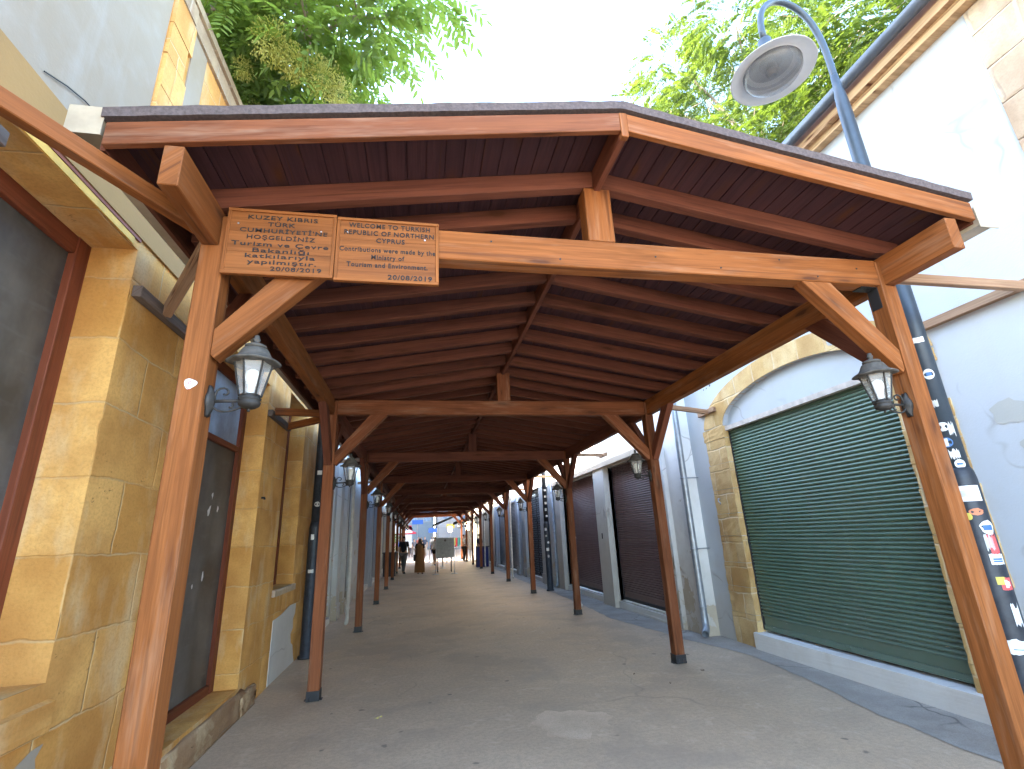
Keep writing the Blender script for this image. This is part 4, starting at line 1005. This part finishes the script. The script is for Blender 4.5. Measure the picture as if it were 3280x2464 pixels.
grow_tree('courtyard_tree', 'bright green feathery tree rising behind the white house and street lamp', (8.6, 8.6, 0),
    [(8.6, 8.6, 0), (8.5, 8.6, 4), (8.2, 8.3, 7), (7.7, 7.7, 9.0)],
    [((6.3, 10.3, 13.4), (.8, 1.2, .7), .5), ((6.3, 8.5, 12.9), (.9, 1.1, .9), .8), ((6.4, 7.7, 11.0), (1.0, 1.1, 1.0), 1.0), ((6.4, 6.6, 9.1), (.9, 1.0, .9), 1.0), ((6.3, 6.3, 11.6), (1.0, 1.0, .9), 1.0), ((6.3, 6.0, 8.1), (.8, .9, .7), .8),
     ((6.4, 4.6, 9.3), (1.0, 1.0, .8), 1.0), ((6.4, 4.0, 8.4), (.8, .8, .6), .7), ((6.3, 3.6, 7.7), (.6, .6, .5), .4), ((6.3, 4.7, 8.0), (.8, .8, .6), .8), ((6.4, 5.4, 7.8), (.8, .8, .6), .8), ((7.6, 8.0, 12.6), (1.2, 1.2, 1.0), .9), ((7.8, 6.4, 10.6), (1.2, 1.2, 1.0), 1.0), ((7.6, 5.0, 9.8), (1.2, 1.2, .9), .9), ((6.3, 9.3, 11.4), (.9, 1.0, .8), .8), ((6.3, 10.9, 12.4), (.7, 1.0, .7), .5), ((7.0, 7.6, 9.6), (1, 1.2, .9), .8)],
    210, .44, 9, .108, LEAF_R, twigs=60, rtrunk=.2)

# ------------------------------------------------------------------ people
SKIN = plain('skin', (.50, .30, .20), .6, var=.05)
def cloth(name, c): return plain(name, c, .85, var=.12, vs=30)
def skinmesh(name, verts, edges, radii, mat, parent, sub=1, root=0):
    me = bpy.data.meshes.new(name); me.from_pydata(verts, edges, []); me.materials.append(mat)
    o = bpy.data.objects.new(name, me); COL.objects.link(o)
    if parent: o.parent = parent
    m = o.modifiers.new('skin', 'SKIN'); m.use_smooth_shade = True
    for i, r in enumerate(radii):
        d = me.skin_vertices[0].data[i]; d.radius = r if isinstance(r, tuple) else (r, r); d.use_root = (i == root)
    s = o.modifiers.new('sub', 'SUBSURF'); s.levels = sub; s.render_levels = sub
    return o
def person(label, x, y, rz, top, legs, hair, h=1.70, stride=0, robe=None, scarf=None, shorts=False, arms=(0, 0), shoes=(.05, .05, .055), bag=None, group=None, bare=False):
    T = thing('person', label, 'person', (x, y, 0), rz, group); k = h/1.7
    V = []; E = []; Rr = []
    def a(p, r, par=None):
        V.append((p[0]*k, p[1]*k, p[2]*k)); Rr.append(tuple(q*k for q in r) if isinstance(r, tuple) else r*k)
        if par is not None: E.append((par, len(V)-1))
        return len(V)-1
    pel = a((0, 0, .95), (.145, .10)); bel = a((0, .0, 1.10), (.13, .095), pel); che = a((0, 0, 1.29), (.155, .105), bel); nb = a((0, .005, 1.43), (.075, .065), che)
    nk = a((0, -.005, 1.49), .052, nb); jaw = a((0, -.028, 1.545), (.062, .072), nk); hd = a((0, -.018, 1.61), (.076, .092), jaw); cr = a((0, -.005, 1.675), (.055, .065), hd)
    a((0, -.115, 1.585), .012, hd)   # nose
    arm = []
    for s, bend in ((-1, arms[0]), (1, arms[1])):
        sh = a((s*.175, 0, 1.385), .058, che); el = a((s*.225, .02-.06*bend, 1.12), .042, sh)
        wr = a((s*(.235-.10*bend), -.05-.24*bend, .88+.24*bend), .028, el); pa = a((s*(.235-.12*bend), -.065-.30*bend, .82+.27*bend), (.034, .018), wr)
        for f in range(5):
            L_ = (.055, .075, .08, .075, .06)[f]; ox = (-.030, -.016, 0, .016, .028)[f]
            fx = a((s*(.235-.12*bend), -.065-.30*bend+ox, .78+.27*bend), .009, pa); a((s*(.232-.12*bend), -.072-.31*bend+ox*(1.7 if f == 0 else 1), .78-L_*.6+.27*bend), .008, fx)
        arm.append((sh, el, wr))
    leg = []
    for s in (-1, 1):
        st_ = stride*s
        hp = a((s*.09, 0, .88), .088, pel); kn = a((s*.095, -.02-st_*.16, .50), .060, hp); an = a((s*.10, .02-st_*.26+(.06 if st_ < 0 else 0), .085+(.05 if st_ < 0 else 0)), .040, kn); to = a((s*.11, -.13-st_*.26, .035+(.02 if st_ < 0 else 0)), (.038, .028), an)
        leg.append((hp, kn, an, to))
    skinmesh('body', V, E, Rr, SKIN, T)
    g = lambda i: tuple(V[i])
    def R(i, add):
        r = Rr[i]; return (r[0]+add, r[1]+add) if isinstance(r, tuple) else r+add
    m = cloth('cloth_'+label[:12], top)
    ids = [bel, che, nb, arm[0][0], arm[0][1], arm[1][0], arm[1][1], pel]
    vs = [g(i) for i in ids]; vs[4] = tuple(Vector(vs[3]).lerp(Vector(vs[4]), .75)); vs[6] = tuple(Vector(vs[5]).lerp(Vector(vs[6]), .75))
    skinmesh('shirt', vs, [(0, 1), (1, 2), (1, 3), (3, 4), (1, 5), (5, 6), (0, 7)], [R(i, .018) for i in ids], m, T)
    if robe:
        b = bmesh.new(); prof = [(.255, .16, .10), (.25, .16, .35), (.225, .15, .75), (.20, .145, 1.0), (.19, .14, 1.15), (.205, .14, 1.32), (.12, .10, 1.43)]
        rg = [[b.verts.new((rx*k*math.cos(t)*(1+.04*math.sin(5*t+z*3)), ry_*k*math.sin(t)*(1+.05*math.sin(7*t)), z*k)) for t in [2*math.pi*i/28 for i in range(28)]] for rx, ry_, z in prof]
        for p, q in zip(rg, rg[1:]):
            for i in range(28): b.faces.new((p[i], p[(i+1) % 28], q[(i+1) % 28], q[i]))
        b.faces.new(rg[-1]); obj('robe', b, cloth('robe_cloth', robe), T, smooth=True)
    else:
        ids = [pel]+[i for l in leg for i in l[:3]]; vs = [g(i) for i in ids]
        if shorts:
            for j in (2, 5): vs[j] = tuple(Vector(vs[j-1]).lerp(Vector(vs[j]), .55))
            keep = [0, 1, 2, 4, 5]; ed = [(0, 1), (1, 2), (0, 3), (3, 4)]; vs = [vs[i] for i in keep]; rr = [R(ids[i], .02) for i in keep]
        else: ed = [(0, 1), (1, 2), (2, 3), (0, 4), (4, 5), (5, 6)]; rr = [R(i, .017) for i in ids]
        skinmesh('shorts' if shorts else 'trousers', vs, ed, rr, cloth('legs_'+label[:10], legs), T)
    for l in leg: skinmesh('shoe', [g(l[2]), g(l[3])], [(0, 1)], [.048*k, (.045*k, .034*k)], cloth('shoe_'+label[:8], shoes), T)
    if scarf:
        skinmesh('head_scarf', [(0, .02*k, 1.36*k), (0, .0, 1.47*k), (0, .012*k, 1.60*k), (0, .01*k, 1.69*k)], [(0, 1), (1, 2), (2, 3)], [(.17*k, .12*k), (.10*k, .09*k), (.098*k, .10*k), (.06*k, .06*k)], cloth('scarf', scarf), T)
    else:
        skinmesh('hair', [(0, .03*k, 1.57*k), (0, .015*k, 1.64*k), (0, .0, 1.70*k)], [(0, 1), (1, 2)], [(.070*k, .06*k), (.088*k, .088*k), (.062*k, .07*k)], cloth('hair_'+label[:8], hair), T)
    b = bmesh.new()
    for s in (-1, 1): bmesh.ops.create_uvsphere(b, u_segments=6, v_segments=4, radius=.010*k, matrix=Matrix.Translation((s*.03*k, -.108*k, 1.615*k)))
    obj('eyes', b, BLACKM, T)
    if bag:
        b = bx(.20*k, .30*k, -.10*k, .10*k, .62*k, .92*k); bevel(b, .02, 2); obj('bag', b, cloth('bag_cloth', bag), T)
    return T
person('man in a black t-shirt and grey trousers at the far left of the alley', -.72, 25.4, math.pi*.9, (.02, .02, .022), (.17, .16, .15), (.03, .02, .015), 1.78, .9)
person('woman in a dark headscarf and long ochre coat standing in the middle of the alley', .05, 24.8, 2.9, (.03, .028, .03), (.05, .05, .05), (.03, .03, .03), 1.64, 0, robe=(.24, .105, .035), scarf=(.05, .042, .042), bag=(.02, .02, .022))
person('woman in a white top and black shorts behind the notice board', .95, 31.5, 2.6, (.75, .75, .76), (.02, .02, .022), (.35, .2, .1), 1.68, .6, shorts=True)
person('man in a white shirt and dark trousers by the last right posts', 3.0, 34.6, 1.2, (.70, .70, .72), (.04, .035, .035), (.03, .02, .02), 1.76, 0, arms=(.6, .6))
person('person in dark clothes leaning at the blue counter on the right', 3.45, 29.3, .8, (.05, .05, .06), (.06, .06, .10), (.06, .03, .02), 1.72, 0, arms=(.7, .3))
for i, (x, y, tp, lg, hr, lab) in enumerate(((-.05, 52, (.55, .18, .12), (.1, .12, .2), (.3, .15, .06), 'walker in a red top in the sunlit street beyond the canopy'), (.55, 50, (.05, .06, .09), (.35, .3, .25), (.1, .05, .03), 'walker in a navy top in the sunlit street beyond the canopy'),
    (1.35, 54, (.65, .62, .55), (.15, .18, .3), (.45, .22, .08), 'fair-haired walker in a pale top in the sunlit street'), (-.9, 56, (.5, .5, .55), (.08, .08, .1), (.06, .04, .03), 'walker in a grey top by the red awning'), (2.1, 47, (.15, .35, .5), (.5, .48, .42), (.08, .05, .03), 'walker in a teal top near the cafe'),
    (.25, 57, (.6, .3, .1), (.1, .1, .12), (.25, .12, .05), 'walker in an orange top in the middle of the far street'), (-.45, 48, (.1, .1, .12), (.25, .22, .2), (.04, .03, .02), 'walker in black nearest the red awning'))):
    person(lab, x, y, random.uniform(-.4, .4), tp, lg, hr, random.uniform(1.6, 1.8), .8, group='walkers in the far street')

# ------------------------------------------------------------------ notice board, stanchions, counters
NB = thing('notice_board', 'grey notice board on two silver feet standing across the alley', 'notice board', (1.2, 24.0, 0))
b = bx(-.41, .41, -.015, .015, .74, 1.60); bevel(b, .006); pn = obj('panel', b, plain('board_grey', (.38, .40, .39), .6), NB)
b = bmesh.new()
for k in range(9):
    w_ = random.uniform(.2, .31); box(b, -w_, w_, -.018, -.0155, 1.36-.058*k, 1.372-.058*k)
obj('text_lines', b, plain('faded_ink', (.24, .26, .26), .7), pn)
b = tube([(0, -.0155, 1.48), (0, -.019, 1.48)], .05, 20); obj('emblem', b, plain('emblem_ink', (.12, .10, .09), .6), pn)
for x in (-.43, .43):
    b = tube([(x, 0, .02), (x, 0, 1.62)], .014, 10); l_ = obj('leg', b, SILVER, NB, smooth=True)
    obj('foot', lathe([(.16, 0), (.16, .012), (.05, .03), (.02, .04)], 24, (x, 0, .004)), SILVER, l_, smooth=True)
tb = thing('folding_table', 'small dark table just behind the notice board', 'table', (1.25, 25.6, 0))
obj('table_top', bevel(bx(-.38, .38, -.25, .25, .66, .74), .01), plain('dark_table', (.05, .055, .07), .5), tb)
for x in (-.33, .33):
    for y in (-.2, .2): obj('leg', tube([(x, y, 0), (x, y, .66)], .018, 8), BLACKM, tb)
def stanchion():
    t = thing('queue_post', 'silver queue barrier post with a round base near the far end of the alley', 'barrier post', (0, 0, 0), 0, 'silver queue posts in the alley')
    obj('base', lathe([(.16, 0), (.16, .012), (.06, .03), (.02, .04)], 24), SILVER, t, smooth=True)
    obj('post', lathe([(.024, .03), (.024, .90), (.032, .90), (.032, .97), (.02, .985)], 14), SILVER, t, smooth=True)
    return t
st0 = stanchion(); sp = [(.72, 35.7), (.87, 32.2), (1.8, 33.7), (2.42, 37.5), (2.62, 36), (.88, 26.8), (1.36, 30.4), (1.3, 28.4)]
lbl = ['behind the walker in white, furthest left', 'right at the feet of the woman in white', 'to the right behind the notice board', 'furthest back, near the last right posts', 'second from the back near the last right posts', 'nearest the notice board', 'third behind the notice board', 'second behind the notice board']
for i, (x, y) in enumerate(sp):
    o = st0 if i == 0 else copy_tree(st0); o.location = (x, y, .0); o['label'] = 'silver queue post with round base, '+lbl[i]
BELT = plain('dark_belt', (.04, .04, .06), .8)
for i, (p, q, lab) in enumerate((((.72, 35.7), (1.8, 33.7), 'dark belt stretched between two rear queue posts'), ((1.8, 33.7), (2.62, 36), 'dark belt stretched to the right-hand queue posts'), ((.88, 26.8), (1.3, 28.4), 'dark belt between queue posts behind the notice board'))):
    pts = [Vector((p[0], p[1], .93)).lerp(Vector((q[0], q[1], .93)), t/8)+Vector((0, 0, -.10*math.sin(math.pi*t/8))) for t in range(9)]
    b = bmesh.new()
    for a_, c_ in zip(pts, pts[1:]): beam(a_, c_, .004, .05, bev=0, bm=b)
    tag(obj('queue_belt', b, BELT), lab, 'belt', 'queue belts')
ct = thing('control_desk', 'dark wooden desk against the left posts beside the man in black', 'desk', (-1.35, 25.0, 0))
obj('cabinet', bevel(bx(-.28, .28, -.5, .5, 0, 1.02), .01), plain('dark_cabinet', (.035, .03, .035), .6), ct)
obj('desk_top', bevel(bx(-.33, .33, -.55, .55, 1.02, 1.06), .01), plain('desk_top_dark', (.06, .05, .05), .5), ct)
ct = thing('counter', 'blue fronted counter under the right lanterns where someone leans', 'counter', (3.42, 28.1, 0))
obj('cabinet', bevel(bx(-.32, .32, -.35, .35, 0, 1.02), .01), plain('blue_front', (.02, .03, .16), .6), ct)
obj('counter_top', bevel(bx(-.36, .36, -.4, .4, 1.02, 1.07), .01), plain('counter_dark', (.05, .05, .06), .5), ct)

# ------------------------------------------------------------------ the sunlit street beyond
FW = [plaster('far_'+n, c, seed=s_, low=.2) for n, c, s_ in (('white', (.40, .40, .39), 51), ('cream', (.36, .29, .19), 52), ('pale_blue', (.24, .30, .35), 53), ('ochre', (.34, .22, .11), 54))]
def far_house(name, label, x0, x1, y0, y1, h, mat, face, rows, cols, z_first=4.0):
    T = thing(name, label, 'building', ((x0+x1)/2, (y0+y1)/2, 0))
    PP('wall', bx(x0, x1, y0, y1, 0, h), mat, T); PP('roof', bx(x0-.2, x1+.2, y0-.2, y1+.2, h, h+.25), STONE_ROUGH, T)
    for r in range(rows):
        for c in range(cols):
            z = z_first+r*3.1; t = (c+.5)/cols
            b = bmesh.new(); g = bmesh.new()
            if face == 'y': xm = x0+(x1-x0)*t; box(b, xm-.6, xm+.6, y0-.05, y0-.001, z, z+1.7); box(g, xm-.5, xm+.5, y0-.06, y0-.051, z+.1, z+1.6)
            else:
                ym = y0+(y1-y0)*t; xx = x0 if face == '-x' else x1; s = -1 if face == '-x' else 1
                box(b, *sorted((xx+s*.05, xx+s*.001)), ym-.6, ym+.6, z, z+1.7); box(g, *sorted((xx+s*.06, xx+s*.051)), ym-.5, ym+.5, z+.1, z+1.6)
            w_ = PP('window', b, FW[0], T); PP('pane', g, GLASS_B, w_)
    return T
far_house('street_house', 'tall pale blue house closing the view at the far end of the street', -6, 2.2, 78, 86, 13, FW[2], 'y', 3, 4)
far_house('street_house', 'white house behind the awnings at the far right end', 2.6, 9, 70, 84, 11, FW[0], 'y', 3, 3)
far_house('street_house', 'cream house with shops on the left of the sunlit street', -9, -2.6, 43, 58, 9, FW[1], '+x', 2, 4)
far_house('street_house', 'white house further along the left of the sunlit street', -9, -3.0, 58.5, 77, 10, FW[0], '+x', 2, 5)
far_house('cafe_house', 'ochre cafe house on the right of the sunlit street', 6.2, 12, 43, 69, 8.5, FW[3], '-x', 2, 6)
def awning(label, x0, x1, y0, y1, z0, z1, mat, val=.25):
    T = thing('awning', label, 'awning', ((x0+x1)/2, (y0+y1)/2, 0)); b = bmesh.new(); v = [b.verts.new(p) for p in ((x0, y0, z0), (x1, y0, z1), (x1, y1, z1), (x0, y1, z0))]
    b.faces.new(v); u = [b.verts.new((x0, y0, z0-val)), b.verts.new((x0, y1, z0-val))]; b.faces.new((v[0], u[0], u[1], v[3]))
    v2 = [b.verts.new(p) for p in ((x0, y0, z0), (x1, y0, z1), (x1, y0, z1-.15), (x0, y0, z0-val))]; b.faces.new(v2)
    bmesh.ops.solidify(b, geom=b.faces[:], thickness=.03); PP('canvas', b, mat, T)
    for yy in (y0+.1, y1-.1): PP('bracket', tube([(x0, yy, z0-.04), (x1, yy, z0-.3)], .02, 8), SILVER, T)
RED = cloth('red_canvas', (.55, .03, .06)); WCAN = leaf_mat('white_canvas', (.70, .69, .66), (.80, .79, .76), .5); BLU = plain('blue_sign', (.03, .12, .45), .5)
awning('red shop awning on the left of the sunlit street', -.7, -2.6, 49, 54, 2.7, 3.5, RED)
awning('white awning on the right side of the sunlit street', 1.6, 4.6, 56, 62, 3.1, 4.2, WCAN)
awning('pale awning over the left shops', -1.2, -3, 60, 66, 3.0, 3.9, WCAN)
awning('cream awning over the cafe terrace by the last posts', 3.3, 6.2, 45, 50, 3.0, 3.7, leaf_mat('cream_canvas', (.62, .50, .32), (.74, .62, .42), .5))
def board_sign(label, x, y, z, w_, h, m):
    T = thing('shop_sign', label, 'sign', (x, y, 0)); obj('panel', bevel(bx(-w_/2, w_/2, -.04, .04, z, z+h), .01), m, T); obj('pole', tube([(0, .06, 0), (0, .06, z+h*.5)], .03, 8), SILVER, T)
board_sign('blue hanging sign high over the far street', -.2, 62, 3.3, 1.3, .5, BLU); board_sign('dark blue shop board below the white awning', 1.35, 52, 2.15, .85, .45, BLU)
board_sign('pale standing board at the left of the sunlit street', -1.0, 45.5, .9, .75, 1.1, FW[0])
for i, (x, y, rz, lab) in enumerate(((-2.0, 50, .2, 'clothes rack with red and blue garments under the red awning'), (-1.6, 60.5, -.1, 'clothes rack outside the left shops further down the street'), (3.6, 52, .3, 'clothes rack on the right beneath the white awning'))):
    T = thing('clothes_rack', lab, 'clothes rack', (x, y, 0), rz, 'clothes racks in the street')
    obj('rail', tube([(-.7, 0, 0), (-.7, 0, 1.6), (.7, 0, 1.6), (.7, 0, 0)], .02, 6), SILVER, T)
    for k in range(6):
        c = random.choice([(.5, .05, .06), (.06, .12, .4), (.55, .5, .1), (.5, .48, .45), (.08, .3, .25), (.5, .2, .3)])
        b = bx(-.62+.21*k, -.46+.21*k, -.22, .22, .65+random.uniform(0, .25), 1.55); bevel(b, .03, 2); obj('garment', b, cloth('garment_%d_%d' % (i, k), c), T)
board_sign('red shop board on the left above the walkers', -1.3, 58.5, 2.6, .9, .5, RED)
board_sign('yellow shop board on the right above the cafe tables', 3.1, 51, 2.5, .8, .4, cloth('yellow_board', (.6, .45, .08)))
# cafe lamps, lit
LIT = N('lit_lamp'); LIT.b.inputs['Emission Color'].default_value = (1, .80, .45, 1); LIT.b.inputs['Emission Strength'].default_value = 6; LIT.fin((.9, .8, .6), .5)
for i, (x, y, z0, z1, lab) in enumerate(((3.95, 42.0, 2.15, 2.85, 'tall lit paper lamp hanging beyond the right posts'), (4.02, 37.0, 1.65, 2.20, 'lower lit lamp near the right wall'), (2.75, 46, 2.1, 2.55, 'lit lamp under the cream cafe awning'))):
    T = thing('lit_lamp', lab, 'lamp', (x, y, 0)); obj('lamp_shade', bevel(bx(-.16, .16, -.16, .16, z0, z1), .03, 2), LIT.m, T); obj('cord', tube([(0, 0, z1), (0, 0, z1+.9)], .01, 6), BLACKM, T)
# terrace fringe and pot plants, tables beyond
def parasol(label, x, y, m):
    T = thing('parasol', label, 'parasol', (x, y, 0)); obj('pole', tube([(0, 0, 0), (0, 0, 2.7)], .03, 8), SILVER, T)
    obj('canvas', lathe([(1.3, 2.15), (1.28, 2.3), (.05, 2.85)], 8), m, T)
parasol('white parasol left of the sunlit street', -1.9, 46.5, WCAN); parasol('red parasol beyond the red awning', -1.6, 57, RED)
def plant(label, x, y, h, r):
    T = thing('pot_plant', label, 'plant', (x, y, 0)); obj('pot', lathe([(.16, 0), (.2, .35), (.22, .38), (.18, .38)], 14), plain('pot_clay', (.35, .16, .08), .8), T)
    b = bmesh.new()
    for k in range(260):
        v = Vector((random.gauss(0, r*.45), random.gauss(0, r*.45), .5+random.random()*(h-.5))); d = Vector((random.uniform(-1, 1), random.uniform(-1, 1), random.uniform(-.6, 1))).normalized()*.16; e = d.orthogonal().normalized()*.04
        b.faces.new([b.verts.new(v), b.verts.new(v+d*.5+e), b.verts.new(v+d), b.verts.new(v+d*.5-e)])
    obj('foliage', b, LEAF_R, T)
plant('tall leafy plant by the cafe on the right', 4.7, 41.5, 3.4, .6); plant('bushy plant at the street corner on the left', -1.9, 42, 2.0, .45)
for i, (x, y) in enumerate(((2.9, 44), (4.0, 46.5))):
    T = thing('cafe_table', 'round cafe table %s' % ('nearest the last posts' if i == 0 else 'further under the cream awning'), 'table', (x, y, 0), 0, 'cafe tables')
    obj('table_top', lathe([(.35, .72), (.35, .75)], 20), FW[0], T); obj('leg', tube([(0, 0, 0), (0, 0, .72)], .03, 8), BLACKM, T)

# ------------------------------------------------------------------ fallen bits on the ground
for i, (x, y, lab) in enumerate(((-.373, 5.42, 'pair of tiny yellow petals lying left of the middle'), (2.665, 5.5, 'dry brown leaf on the ground near the second right post'), (3.235, 5.82, 'small dry leaf close to the right pavement edge'), (2.45, 5.95, 'curled dry leaf left of the second right post'))):
    b = bmesh.new(); r = .022
    for k in range(2 if i == 0 else 1):
        c = Vector((k*.03, k*.03, .006)); pts = [c+Vector((r*math.cos(a), r*.45*math.sin(a), .006+.005*math.sin(2*a))) for a in [2*math.pi*q/10 for q in range(10)]]
        b.faces.new([b.verts.new(p) for p in pts])
    o = obj('fallen_leaf', b, plain('petal_yellow', (.7, .6, .2), .7) if i == 0 else plain('dry_leaf_%d' % i, (.16, .10, .06), .8), loc=(x, y, 0)); o.rotation_euler = (0, 0, i*1.3); tag(o, lab, 'leaf')
